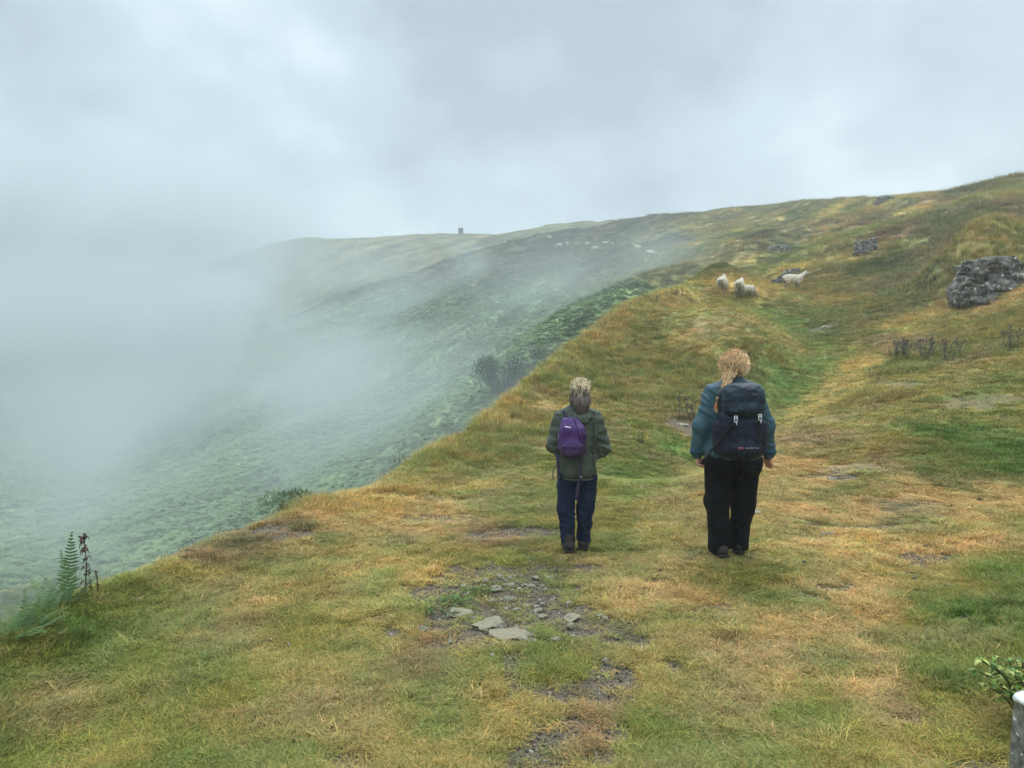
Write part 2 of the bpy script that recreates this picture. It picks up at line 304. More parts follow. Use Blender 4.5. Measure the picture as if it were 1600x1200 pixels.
COVER = [
 # foreground
 (30,985,'lush'),(70,960,'dark'),(8,1000,'dark'),(20,1040,'green'),(60,985,'lush'),
 (40,1170,'green'),(150,1150,'green'),(60,1080,'olive'),(200,1060,'green'),(330,1110,'green'),(120,1010,'olive'),(20,1020,'green'),(230,990,'olive'),(330,950,'orange'),(180,960,'green'),
 (430,1160,'olive'),(520,1090,'olive'),(420,1050,'olive'),(600,1150,'olive'),(320,1010,'olive'),(450,990,'green'),(560,1010,'olive'),(300,900,'straw'),(240,920,'olive'),
 (420,900,'olive'),(500,880,'olive'),(570,920,'straw'),(660,880,'straw'),(380,860,'brown'),(450,835,'brown'),(330,865,'brown'),(530,810,'orange'),(600,790,'straw'),(560,840,'orange'),
 (640,830,'orange'),(700,800,'orange'),(760,790,'orange'),(760,830,'brown'),(680,855,'olive'),(780,865,'green'),(830,870,'green'),(720,760,'straw'),(800,745,'orange'),(840,750,'olive'),(820,800,'olive'),
 (700,940,'green'),(640,960,'olive'),(560,970,'olive'),(660,1010,'brown'),(720,990,'olive'),(760,1040,'olive'),(700,1100,'olive'),(780,1150,'olive'),(680,1180,'olive'),
 (860,1030,'green'),(900,1060,'green'),(930,1010,'green'),(900,970,'olive'),(960,940,'orange'),(930,890,'orange'),(990,910,'orange'),(1030,870,'orange'),(1060,930,'orange'),(1000,980,'olive'),
 (1080,1000,'olive'),(1050,1060,'olive'),(1120,1050,'orange'),(1030,1130,'green'),(1090,1160,'green'),(980,1180,'olive'),(900,1160,'brown'),(940,1100,'brown'),(1150,1120,'olive'),
 (1100,890,'olive'),(1180,900,'green'),(1240,930,'olive'),(1180,960,'orange'),(1260,980,'orange'),(1340,1000,'orange'),(1380,950,'orange'),(1300,900,'orange'),(1380,1040,'orange'),(1330,1060,'olive'),
 (1420,1100,'orange'),(1480,1120,'brown'),(1240,1060,'orange'),(1200,1110,'orange'),(1270,1140,'green'),(1340,1130,'green'),(1390,1180,'green'),(1240,1190,'olive'),(1300,1170,'olive'),(1450,1180,'olive'),(1540,1190,'green'),
 (1460,1020,'lush'),(1500,960,'lush'),(1560,1000,'lush'),(1590,940,'dark'),(1540,900,'lush'),(1480,930,'green'),(1500,1060,'lush'),(1560,1080,'dark'),(1540,1120,'green'),(1590,870,'green'),(1430,970,'green'),
 (1440,890,'olive'),(1400,860,'orange'),(1500,850,'orange'),(1580,820,'olive'),(1450,820,'straw'),(1340,850,'straw'),(1270,840,'orange'),(1200,850,'straw'),(1240,800,'orange'),(1320,800,'orange'),(1400,790,'brown'),
 (1500,790,'orange'),(1590,780,'orange'),(1540,760,'orange'),(1440,770,'orange'),
 # flat between and beside the walkers
 (960,800,'green'),(1000,770,'path'),(970,850,'green'),(1040,790,'olive'),(1060,830,'straw'),(1020,730,'path'),(960,740,'path'),(1060,740,'olive'),(900,760,'green'),(980,700,'green'),(1050,700,'path'),(930,690,'orange'),
 (880,720,'green'),(860,700,'orange'),(950,660,'green'),(1000,670,'green'),(1070,665,'brown'),(1100,700,'green'),
 (1220,760,'orange'),(1200,700,'orange'),(1250,720,'orange'),(1230,660,'olive'),(1280,690,'brown'),(1300,740,'orange'),(1340,760,'olive'),(1300,660,'olive'),(1360,700,'olive'),(1260,640,'straw'),(1220,690,'brown'),
 # mound
 (620,750,'straw'),(680,715,'gold'),(730,690,'rough'),(760,660,'gold'),(760,700,'rough'),(820,690,'rough'),(820,660,'rough'),(800,630,'gold'),(860,590,'gold'),(860,640,'straw'),(880,610,'rough'),
 (900,570,'gold'),(950,530,'gold'),(940,580,'rough'),(1000,490,'gold'),(1040,470,'gold'),(1000,530,'rough'),(980,560,'rough'),(960,620,'rough'),(1000,620,'hill'),(1050,560,'rough'),(1040,620,'rough'),(1080,600,'rough'),
 (1060,500,'olive'),(1100,487,'straw'),(1130,500,'orange'),(1110,510,'orange'),(1150,520,'olive'),(1120,540,'olive'),(1160,560,'rough'),(1180,540,'rough'),(1200,510,'olive'),(1150,470,'green'),(1110,465,'olive'),(1090,455,'straw'),(1210,550,'rough'),(1190,580,'hill'),
 # green path winding up behind
 (1245,556,'path'),(1225,580,'path'),(1262,592,'path'),(1240,520,'path'),(1180,655,'path'),(1195,632,'path'),(1230,600,'path'),(1210,620,'path'),(1260,570,'path'),(1250,540,'path'),(1270,520,'path'),(1230,505,'path'),(1220,490,'path'),(1250,500,'path'),(1200,640,'path'),(1290,560,'green'),(1190,470,'green'),(1160,455,'straw'),(1180,450,'straw'),(1230,455,'straw'),(1270,460,'straw'),(1130,440,'olive'),
 # right hand slope
 (1270,620,'straw'),(1300,600,'straw'),(1340,570,'straw'),(1310,640,'olive'),(1360,620,'rough'),(1350,660,'olive'),(1400,640,'green'),(1440,680,'green'),(1400,720,'brown'),(1350,730,'olive'),(1420,740,'orange'),
 (1500,680,'lush'),(1560,700,'lush'),(1540,740,'lush'),(1590,740,'lush'),(1480,740,'lush'),(1450,720,'green'),(1590,660,'green'),(1540,620,'green'),(1460,600,'olive'),(1500,570,'olive'),(1450,560,'rough'),(1590,600,'green'),
 (1400,580,'rough'),(1420,540,'heath'),(1350,535,'brown'),(1380,520,'straw'),(1450,500,'gold'),(1520,485,'orange'),(1590,465,'orange'),(1490,520,'rough'),(1560,520,'rough'),(1590,540,'hill'),(1560,560,'olive'),
 (1330,500,'hill'),(1300,530,'hill'),(1290,490,'hill'),(1370,480,'rough'),(1430,470,'hill'),(1460,440,'hill'),(1400,440,'heath'),(1350,440,'hill'),(1300,450,'rough'),(1290,425,'hill'),(1340,410,'hill'),(1250,420,'hill'),(1220,435,'green'),
 (1380,400,'rough'),(1430,400,'heath'),(1480,370,'heath'),(1430,360,'heath'),(1520,370,'gold'),(1580,370,'gold'),(1560,340,'heath'),(1600,320,'heath'),(1500,330,'heath'),(1440,325,'heath'),(1550,310,'rough'),(1380,340,'gold'),(1340,350,'heath'),
 (1330,325,'hill'),(1300,380,'hill'),(1260,390,'hill'),(1250,360,'heath'),(1280,345,'hill'),(1200,400,'hill'),(1180,420,'rough'),(1120,425,'hill'),(1170,370,'hill'),(1200,350,'hill'),(1100,390,'hill'),(1060,410,'hill'),(1100,360,'hill'),
 (1030,380,'moor'),(960,390,'moor'),(900,370,'moor'),(980,360,'moor'),(860,400,'moor'),(760,380,'moor'),(700,375,'moor'),(600,380,'moor'),(500,385,'moor'),(450,400,'moor'),(660,400,'moor'),(560,410,'moor'),(480,440,'moor'),
 (380,460,'moor'),(420,480,'moor'),(340,440,'moor'),(500,470,'moor'),(560,450,'moor'),(700,430,'moor'),(800,430,'moor'),(920,430,'moor'),(1000,430,'hill'),(1060,430,'hill'),
 # bracken in the valley
 (960,460,'bracken'),(900,480,'bracken'),(800,480,'bracken'),(700,490,'bracken'),(600,480,'bracken'),(500,500,'bracken'),(400,530,'bracken'),(860,520,'bracken'),(780,540,'bracken'),(680,560,'bracken'),(560,580,'bracken'),(740,590,'bracken'),
 (660,640,'bracken'),(600,690,'bracken'),(520,720,'bracken'),(480,660,'bracken'),(400,640,'bracken'),(300,640,'bracken'),(200,600,'bracken'),(100,560,'bracken'),(0,560,'bracken'),(400,740,'bracken'),(340,780,'bracken'),(260,740,'bracken'),
 (200,820,'bracken'),(120,740,'bracken'),(60,860,'bracken'),(0,780,'bracken'),(0,680,'bracken'),(0,900,'bracken'),(100,660,'bracken'),(840,560,'bracken'),(930,500,'bracken'),(560,730,'bracken'),(300,840,'bracken'),
]
cp = []
for px, py, k in COVER:
    far_ok = k == 'bracken'
    p = hit(px, py)
    if far_ok and p.y < 25: continue
    cp.append((p.x, p.y, PN.index(k)))
for x, y, k in [(-2.9, 2.5, 'olive'), (-6, 8, 'dark'), (-4.4, 4, 'dark'), (-8, 12, 'dark'), (-3, 15, 'dark'), (-2.5, 20, 'bracken'), (-9, 4, 'bracken'), (0, -3, 'olive'), (-12, -3, 'bracken'), (4, 0, 'lush'), (8, 2, 'green'), (20, 8, 'hill'), (40, 10, 'heath'),
                (2, 28, 'rough'), (4, 36, 'hill'), (8, 45, 'hill'), (-3, 27, 'bracken'), (60, 60, 'heath'), (100, 120, 'heath'), (60, 250, 'moor'), (-60, 380, 'moor'), (-20, 300, 'moor'), (-90, 260, 'moor'), (-30, 10, 'bracken'), (-30, 20, 'bracken'), (-15, 14, 'bracken')]:
    cp.append((x, y, PN.index(k)))
for i, (bx, by) in enumerate(BXY[:52]):
    for k_, kk in ((1.28, 'rough'), (1.6, 'bracken'), (2.3, 'bracken')): cp.append((bx * k_, by * k_, PN.index(kk)))
cp = np.array(cp)
cu = np.stack([np.arctan2(cp[:, 0], cp[:, 1]) * 1.5, np.log(np.hypot(cp[:, 0], cp[:, 1]))], 1); ck = cp[:, 2].astype(int)
onehot = np.eye(len(PN))[ck]
CA, CB, CNA, CNB = -2.6, 2.6, 600, 420
_ga = np.linspace(CA, CB, CNA); _gl = np.linspace(math.log(.6), math.log(460), CNB)
W = np.zeros((CNA, CNB, len(PN)), np.float32)
for i in range(CNA):
    # domain warp in world space so that patch edges are irregular
    rr = np.exp(_gl); xx = rr * math.sin(_ga[i]); yy = rr * math.cos(_ga[i])
    s1 = np.maximum(rr * .12, .25)
    wx = fbm(xx / .9, yy / .9, 101, 4) * .45 + fbm(xx / 5, yy / 5, 103, 3) * 1.2 * sst(8, 30, rr) + fbm(xx / 20, yy / 20, 105, 3) * 5 * sst(35, 90, rr)
    wy = fbm(xx / .9, yy / .9, 102, 4) * .55 + fbm(xx / 5, yy / 5, 104, 3) * 1.5 * sst(8, 30, rr) + fbm(xx / 20, yy / 20, 106, 3) * 7 * sst(35, 90, rr)
    xx = xx + wx; yy = yy + wy
    q = np.stack([np.arctan2(xx, yy) * 1.5, np.log(np.maximum(np.hypot(xx, yy), .4))], 1)
    d2 = ((q[:, None] - cu[None]) ** 2).sum(-1) + 2e-5
    w = d2 ** -1.7
    W[i] = (w @ onehot) / w.sum(1, keepdims=True)
def cover(x, y):
    az = np.arctan2(x, y); lr = np.log(np.maximum(np.hypot(x, y), .6))
    u = np.clip((az - CA) / (CB - CA) * (CNA - 1), 0, CNA - 1.001); v = np.clip((lr - _gl[0]) / (_gl[-1] - _gl[0]) * (CNB - 1), 0, CNB - 1.001)
    i = u.astype(int); j = v.astype(int); fu = (u - i)[:, None]; fv = (v - j)[:, None]
    return (W[i, j] * (1 - fu) + W[i + 1, j] * fu) * (1 - fv) + (W[i, j + 1] * (1 - fu) + W[i + 1, j + 1] * fu) * fv
PC = np.array([PAL[k][0] for k in PN]); PL = np.array([PAL[k][1] for k in PN]); PD = np.array([PAL[k][2] for k in PN])
# worn patches of bare soil: picture point, half width, half depth in m, strength
SOIL = [(840,958,.34,.16,.7),(742,962,.36,.18,.95),(905,985,.24,.12,.8),(770,1000,.3,.08,.85),(690,940,.2,.1,.8),(790,905,.42,.30,1),(830,925,.25,.2,.8),(690,917,.22,.13,1),(735,905,.3,.12,.8),(700,975,.3,.12,.6),(790,980,.35,.16,.9),(800,1050,.07,.22,1),(870,1083,.16,.08,.9),(925,1085,.2,.09,.9),(960,1048,.14,.09,1),
        (975,1065,.1,.08,.8),(960,1145,.12,.09,1),(870,1150,.13,.1,.9),(840,1190,.14,.09,.9),(895,1130,.1,.08,.7),(940,1180,.1,.06,.8),(700,1003,.14,.08,.8),(620,990,.1,.07,.7),(910,890,.14,.07,.9),(1020,908,.15,.05,.8),(985,975,.14,.08,.7),
        (1000,1005,.14,.1,.6),(1050,1040,.1,.1,.5),(830,830,.35,.15,.8),(770,835,.3,.12,.6),(440,832,.45,.12,.5),(400,826,.3,.12,.7),(540,1190,.12,.07,.8),(1440,875,.2,.1,.5),(1480,872,.14,.07,.8),(1515,965,.1,.05,.9),(1430,1125,.12,.06,.6),
        (1360,825,.3,.1,.4),(1300,655,.5,.4,.35),(1400,600,.3,.4,.4),(1330,730,.5,.2,.4),(1300,745,.3,.12,.8),(1420,790,.5,.25,.35),(1285,512,.6,.3,.5),(1295,558,.4,.25,.35),(1070,665,.3,.3,.9),(880,870,.5,.12,.35),(1130,868,.45,.12,.35),
        (1120,505,.9,1.0,.28),(665,780,.5,.15,.4),(690,810,.4,.15,.4),(1260,930,.1,.05,.5),(1100,960,.2,.12,.35),(1540,625,.6,.5,.4),(430,905,.2,.1,.3)]
SP = [(hit(a, b), c, d, e) for a, b, c, d, e in SOIL]
def soil(x, y):
    s = np.zeros_like(x)
    n = fbm(x / .22, y / .22, 131, 4)
    for p, sx, sy, k in SP:
        d = np.sqrt(((x - p.x) / sx / 1.15) ** 2 + ((y - p.y) / sy / 1.6) ** 2)
        s = np.maximum(s, min(1, k * 1.15) * (1 - sst(.75, 1.35, d + n * .65)))
    r = np.hypot(x, y)
    s = np.maximum(s, sst(.50, .72, fbm(x / .5, y / .5, 141, 4)) * .75 * (1 - sst(9, 25, r)))
    return np.clip(s, 0, 1)
SOILC = np.array((.085, .072, .064))
def base_col(x, y, w=None):
    w = cover(x, y) if w is None else w
    c = (w @ PC) * np.array((1.15, 1.12, 1.04))
    r = np.hypot(x, y)
    m1 = fbm(x / .35, y / .35, 151, 3)[:, None]; m2 = fbm(x / 1.7, y / 1.7, 153, 3)[:, None]; m3 = fbm(x / .9, y / .9, 157, 3)[:, None]
    turf = (1 - w[:, PN.index('bracken')])[:, None]
    # drier (straw) against greener growth
    dry = np.array((1.30, 1.14, 1.0)); wet = np.array((.72, .90, .72))
    t = np.clip(.5 + (m1 * .8 + m2 * .6) , 0, 1)
    c = c * ((wet * (1 - t) + dry * t) * turf + (1 - turf) * (0.75 + .5 * t))
    t3 = sst(.15, .55, m3) * turf * .45
    c = c * (1 - t3) + np.array((.30, .215, .11)) * t3 * 1.0
    far = sst(22, 50, r)[:, None]
    m4 = fbm(x / 6, y / 6, 161, 4)[:, None]; m5 = fbm(x / 2.6, y / 2.6, 163, 3)[:, None]
    # long streaks of rank and dry growth following the fall of the right hand hill
    ca, sa = math.cos(R(38)), math.sin(R(38)); a_ = x * ca - y * sa; b_ = x * sa + y * ca
    st = fbm(a_ / 3.2 + fbm(x / 9, y / 9, 167, 2) * 1.2, b_ / 16, 165, 3)[:, None]
    tint = np.where(st > 0, np.array((1.14, 1.0, .97)), np.array((.92, 1.03, .92)))
    c = c * (1 + far * (m4 * .45 + m5 * .45)) * (1 + far * (tint - 1) * np.minimum(1, np.abs(st) * 3)) * (1 + far * st * .5)
    return np.clip(c, .008, .6)

# ------------------------------------------------------------------ ground mesh
na = np.concatenate([np.linspace(-2.55, -.80, 110, endpoint=False), np.linspace(-.80, .80, 900, endpoint=False), np.linspace(.80, 1.1, 90, endpoint=False), np.linspace(1.1, 2.55, 90)])
nl = np.linspace(math.log(.9), math.log(450), 900)
A2, L2 = np.meshgrid(na, nl, indexing='ij'); rr = np.exp(L2); gx = (rr * np.sin(A2)).ravel(); gy = (rr * np.cos(A2)).ravel()
gz = height(gx, gy)
gw = cover(gx, gy); gs = soil(gx, gy); gc = base_col(gx, gy, gw)
nb = gw[:, PN.index('bracken')]
gr = np.hypot(gx, gy)
gz = gz - gs * .018 * (gr < 12) + sst(.3, .8, nb) * np.abs(fbm(gx / 1.6, gy / 1.6, 171, 3)) * .35 * sst(16, 30, gr)
na_, nl_ = len(na), len(nl)
I = np.arange(na_ * nl_).reshape(na_, nl_)
Fq = np.stack([I[:-1, :-1], I[1:, :-1], I[1:, 1:], I[:-1, 1:]], -1).reshape(-1, 4)[:, ::-1]
V = np.stack([gx, gy, gz], 1)
def ground_material():
    m, nt, b = new_mat('turf_and_soil'); N = nt.nodes.new; L = nt.links.new
    at = N('ShaderNodeAttribute'); at.attribute_name = 'col'; so = N('ShaderNodeAttribute'); so.attribute_name = 'soil'
    geo = N('ShaderNodeNewGeometry')
    def noise(s, d=5, r=.6):
        n = N('ShaderNodeTexNoise'); n.inputs['Scale'].default_value = s; n.inputs['Detail'].default_value = d; n.inputs['Roughness'].default_value = r
        L(geo.outputs['Position'], n.inputs[0]); return n
    def mrange(src, a, b_, c, d):
        r = N('ShaderNodeMapRange'); L(src, r.inputs[0]); r.inputs[1].default_value = a; r.inputs[2].default_value = b_; r.inputs[3].default_value = c; r.inputs[4].default_value = d; return r
    n1 = noise(38); n2 = noise(5.5); n3 = noise(150, 3)
    v1 = mrange(n1.outputs[0], .3, .7, .55, 1.45); v2 = mrange(n2.outputs[0], .3, .7, .78, 1.22)
    mu = N('ShaderNodeMath'); mu.operation = 'MULTIPLY'; L(v1.outputs[0], mu.inputs[0]); L(v2.outputs[0], mu.inputs[1])
    sc = N('ShaderNodeVectorMath'); sc.operation = 'SCALE'; L(at.outputs['Color'], sc.inputs[0]); L(mu.outputs[0], sc.inputs['Scale'])
    cr = N('ShaderNodeValToRGB'); L(n3.outputs[0], cr.inputs[0]); e = cr.color_ramp.elements
    e[0].position = .3; e[0].color = (.060, .047, .036, 1); e[1].position = .78; e[1].color = (.30, .255, .20, 1); k = e.new(.55); k.color = (.145, .112, .078, 1)
    th = N('ShaderNodeMath'); th.operation = 'ADD'; L(so.outputs['Fac'], th.inputs[0]); L(mrange(n1.outputs[0], .3, .7, -.22, .22).outputs[0], th.inputs[1])
    ss = N('ShaderNodeMapRange'); ss.interpolation_type = 'SMOOTHSTEP'; L(th.outputs[0], ss.inputs[0]); ss.inputs[1].default_value = .30; ss.inputs[2].default_value = .60
    mx = N('ShaderNodeMix'); mx.data_type = 'RGBA'; L(ss.outputs[0], mx.inputs[0]); L(sc.outputs[0], mx.inputs[6]); L(cr.outputs[0], mx.inputs[7])
    L(mx.outputs[2], b.inputs['Base Color']); b.inputs['Roughness'].default_value = .95; b.inputs['Specular IOR Level'].default_value = .15
    bp = N('ShaderNodeBump'); bp.inputs['Strength'].default_value = .9; bp.inputs['Distance'].default_value = .02; L(n1.outputs[0], bp.inputs['Height'])
    n4 = noise(2.2, 6, .65)
    bp2 = N('ShaderNodeBump'); bp2.inputs['Strength'].default_value = .7; bp2.inputs['Distance'].default_value = .22; L(n4.outputs[0], bp2.inputs['Height']); L(bp2.outputs[0], bp.inputs['Normal'])
    L(bp.outputs[0], b.inputs['Normal'])
    return m
ground = mesh_obj('ground', V, Fq, ground_material()); tag(ground, kind='structure')
vattr(ground.data, 'col', gc, 'C'); vattr(ground.data, 'soil', gs, 'FLOAT')

# ------------------------------------------------------------------ vegetation scatter (geometry nodes)
def blade_mat(name, trans=.25):
    m, nt, b = new_mat(name); N = nt.nodes.new; L = nt.links.new
    a = N('ShaderNodeAttribute'); a.attribute_type = 'INSTANCER'; a.attribute_name = 'tint'
    g = N('ShaderNodeAttribute'); g.attribute_name = 'shade'
    sc = N('ShaderNodeVectorMath'); sc.operation = 'MULTIPLY'; L(a.outputs['Color'], sc.inputs[0]); L(g.outputs['Color'], sc.inputs[1])
    L(sc.outputs[0], b.inputs['Base Color']); b.inputs['Roughness'].default_value = .7; b.inputs['Specular IOR Level'].default_value = .2
    if trans:
        t = N('ShaderNodeBsdfTranslucent'); L(sc.outputs[0], t.inputs[0]); mx = N('ShaderNodeMixShader'); mx.inputs[0].default_value = trans
        out = nt.nodes['Material Output']; L(b.outputs[0], mx.inputs[1]); L(t.outputs[0], mx.inputs[2]); L(mx.outputs[0], out.inputs[0])
    return m
BLADE = blade_mat('grass_blade')
def lib_obj(name, V_, F_, sh, mat=BLADE):
    me = bpy.data.meshes.new(name); me.from_pydata([tuple(v) for v in V_], [], F_); me.update(); me.materials.append(mat)
    a = me.attributes.new('shade', 'FLOAT_COLOR', 'POINT'); c = np.ones((len(V_), 4), np.float32); c[:, :3] = np.asarray(sh); a.data.foreach_set('color', c.ravel())
    return me
def tuft(seed, n, rad, h, w, bend, dry=.3, spread=.5):
    """n bent blades of unit height scale"""
    r = random.Random(seed); V_, F_, S_ = [], [], []
    for i in range(n):
        a = r.uniform(0, 6.283); rr = rad * math.sqrt(r.random()); x, y = rr * math.cos(a), rr * math.sin(a)
        hh = h * r.uniform(.45, 1.1); d = r.uniform(0, 6.283); b = bend * r.uniform(.3, 1.3) * hh; sx, sy = math.cos(d), math.sin(d)
        px_, py_ = -sy, sx; ww = w * r.uniform(.6, 1.2); o = len(V_)
        lean = spread * hh * r.uniform(0, 1)
        V_ += [(x - px_ * ww, y - py_ * ww, -.12 * h), (x + px_ * ww, y + py_ * ww, -.12 * h),
               (x - px_ * ww * .8 + sx * (b * .3 + lean * .5), y - py_ * ww * .8 + sy * (b * .3 + lean * .5), hh * .55), (x + px_ * ww * .8 + sx * (b * .3 + lean * .5), y + py_ * ww * .8 + sy * (b * .3 + lean * .5), hh * .55),
               (x + sx * (b + lean), y + sy * (b + lean), hh * (1 - .25 * min(1, bend)))]
        F_ += [(o, o + 1, o + 3, o + 2), (o + 2, o + 3, o + 4)]
        t = r.random(); c = (1.42, 1.28, 1.15) if t < dry else ((.75, .95, .7) if t < .6 else (1.0, 1.0, 1.0)); v = r.uniform(.75, 1.25)
        c = tuple(q * v for q in c); S_ += [c] * 5
    return V_, F_, S_
def gn_scatter(name, P, rot, scl, idx, tint, meshes, label=None, cat=None):
    lc = bpy.data.collections.new(name + '_library')
    for k, me in enumerate(meshes):
        o = bpy.data.objects.new(name + '_%02d' % k, me); lc.objects.link(o)
    me = bpy.data.meshes.new(name); me.vertices.add(len(P)); me.vertices.foreach_set('co', P.astype(np.float32).ravel()); me.update()
    vattr(me, 'rot', rot, 'V'); vattr(me, 'scl', scl, 'V'); vattr(me, 'idx', idx, 'INT'); vattr(me, 'tint', tint, 'C')
    ob = bpy.data.objects.new(name, me); COL.objects.link(ob)
    g = bpy.data.node_groups.new(name + '_scatter', 'GeometryNodeTree')
    g.interface.new_socket('Geometry', in_out='INPUT', socket_type='NodeSocketGeometry'); g.interface.new_socket('Geometry', in_out='OUTPUT', socket_type='NodeSocketGeometry')
    N = g.nodes.new; L = g.links.new
    gi = N('NodeGroupInput'); go = N('NodeGroupOutput'); ip = N('GeometryNodeInstanceOnPoints'); ci = N('GeometryNodeCollectionInfo')
    ci.inputs['Collection'].default_value = lc; ci.inputs['Separate Children'].default_value = True; ci.inputs['Reset Children'].default_value = True
    def na_(n, t):
        q = N('GeometryNodeInputNamedAttribute'); q.data_type = t; q.inputs['Name'].default_value = n; return q.outputs[0]
    L(gi.outputs[0], ip.inputs['Points']); L(ci.outputs[0], ip.inputs['Instance']); ip.inputs['Pick Instance'].default_value = True
    L(na_('idx', 'INT'), ip.inputs['Instance Index']); L(na_('rot', 'FLOAT_VECTOR'), ip.inputs['Rotation']); L(na_('scl', 'FLOAT_VECTOR'), ip.inputs['Scale'])
    L(ip.outputs[0], go.inputs[0])
    md = ob.modifiers.new('scatter', 'NODES'); md.node_group = g
    tag(ob, label, cat, kind='stuff')
    return ob
rng = np.random.default_rng(7)
def scatter_pts(n, r0, r1, a0=-.80, a1=.80, power=1.0):
    """roughly even per picture area: log-uniform in distance"""
    lr = rng.uniform(math.log(r0), math.log(r1), n) if power == 1.0 else None
    if lr is None:
        u = rng.random(n); r = (r0 ** (2 - power) + u * (r1 ** (2 - power) - r0 ** (2 - power))) ** (1 / (2 - power))
    else: r = np.exp(lr)
    a = rng.uniform(a0, a1, n)
    return r * np.sin(a), r * np.cos(a), r
def visible(x, y, z, up=.25, steps=60):
    """keep only points not far behind a crest: cheap ray march to a few eye positions"""
    n = len(x); ok = np.zeros(n, bool)
    for ex in (-1.5, 0, 1.5):
        bl = np.zeros(n, bool)
        for t in np.linspace(.12, .985, steps):
            hx = ex + (x - ex) * t; hy = y * t; hz = (CAM_Z + .2) + (z + up - CAM_Z - .2) * t
            g = height(hx, hy, False); bl |= g > hz + .03
        ok |= ~bl
    return ok

def make_grass():
    # short turf close to the walkers
    n1 = 150000 if not QUICK else 50000
    meshes_short = [lib_obj('turf_tuft', *tuft(10 + k, 34, 1.0, 1.0, .035, .9, .28, .7)) for k in range(5)]
    meshes_long = [lib_obj('grass_tussock', *tuft(40 + k, 46, .55, 1.0, .020, .8, .4, .5)) for k in range(5)]
    out = []
    x, y, r = scatter_pts(int(n1 * 1.3), 2.1, 13, -.85, 1.08, 1.25)
    out.append((x, y, r, 'n'))
    x, y, r = scatter_pts(int((n1 // 2 + 20000) * 1.22), 12, 48, -.74, 1.06, 1.2); out.append((x, y, r, 'm'))
    x, y, r = scatter_pts(int((n1 // 3 + 10000) * 1.2), 44, 190, -.30, 1.0, 1.2); out.append((x, y, r, 'f'))
    P, Rt, S, Ix, T = [], [], [], [], []
    for x, y, r, k in out:
        w = cover(x, y); so = soil(x, y); z = height(x, y)
        br = w[:, PN.index('bracken')]
        dens = (w @ PD) * (1 - sst(.22, .5, so) * .93)
        keep = rng.random(len(x)) < dens
        keep &= br < .5
        if k != 'n': keep &= visible(x, y, z)
        x, y, r, w, so, z = x[keep], y[keep], r[keep], w[keep], so[keep], z[keep]
        h = (w @ PL) * (1 - .55 * so)
        # tall growth on the mound only away from the path
        h = h * (1 + .6 * fbm(x / .6, y / .6, 201, 3)) * rng.uniform(.6, 1.3, len(x))
        if k == 'n':
            rad = rng.uniform(.035, .06, len(x)) * (.75 + r / 14)
            sx = rad; long_ = h > .085
        elif k == 'm':
            rad = rng.uniform(.07, .13, len(x)) * (.6 + r / 30); sx = rad; long_ = h > .075
            h = np.maximum(h, .03 + .0012 * r)
        else:
            rad = rng.uniform(.25, .55, len(x)) * (.5 + r / 120); sx = rad; long_ = np.ones(len(x), bool)
            h = np.maximum(h * 1.1, .12 + .0009 * r)
        if k == 'n':
            big = (rng.random(len(x)) < .012) & (h < .035); h = np.where(big, h * 2.3 + .01, h); rad = np.where(big, rad * 1.35, rad); sx = rad; long_ = long_ | big
        sx = np.where(long_, np.maximum(sx * 1.5, h * .45), sx)
        ix = rng.integers(0, 5, len(x)) + np.where(long_, 5, 0)
        c = base_col(x, y, w)
        c = c * rng.uniform(.78, 1.28, (len(x), 1)) * (1 + rng.normal(0, .06, (len(x), 3)))
        dk = rng.random(len(x)) < .09; c[dk] *= np.array((.55, .62, .5))
        st = rng.random(len(x)) < .035
        c[st] = np.array((.36, .27, .12)) * rng.uniform(.7, 1.2, (st.sum(), 1))
        P.append(np.stack([x, y, z - .004], 1)); S.append(np.stack([sx, sx, h], 1)); Ix.append(ix); T.append(np.clip(c, .01, .7))
        Rt.append(np.stack([rng.normal(0, .12, len(x)), rng.normal(0, .12, len(x)), rng.uniform(0, 6.28, len(x))], 1))
    P, Rt, S, Ix, T = [np.concatenate(q) for q in (P, Rt, S, Ix, T)]
    print('grass instances', len(P))
    gn_scatter('grass', P, Rt, S, Ix, T, meshes_short + meshes_long)
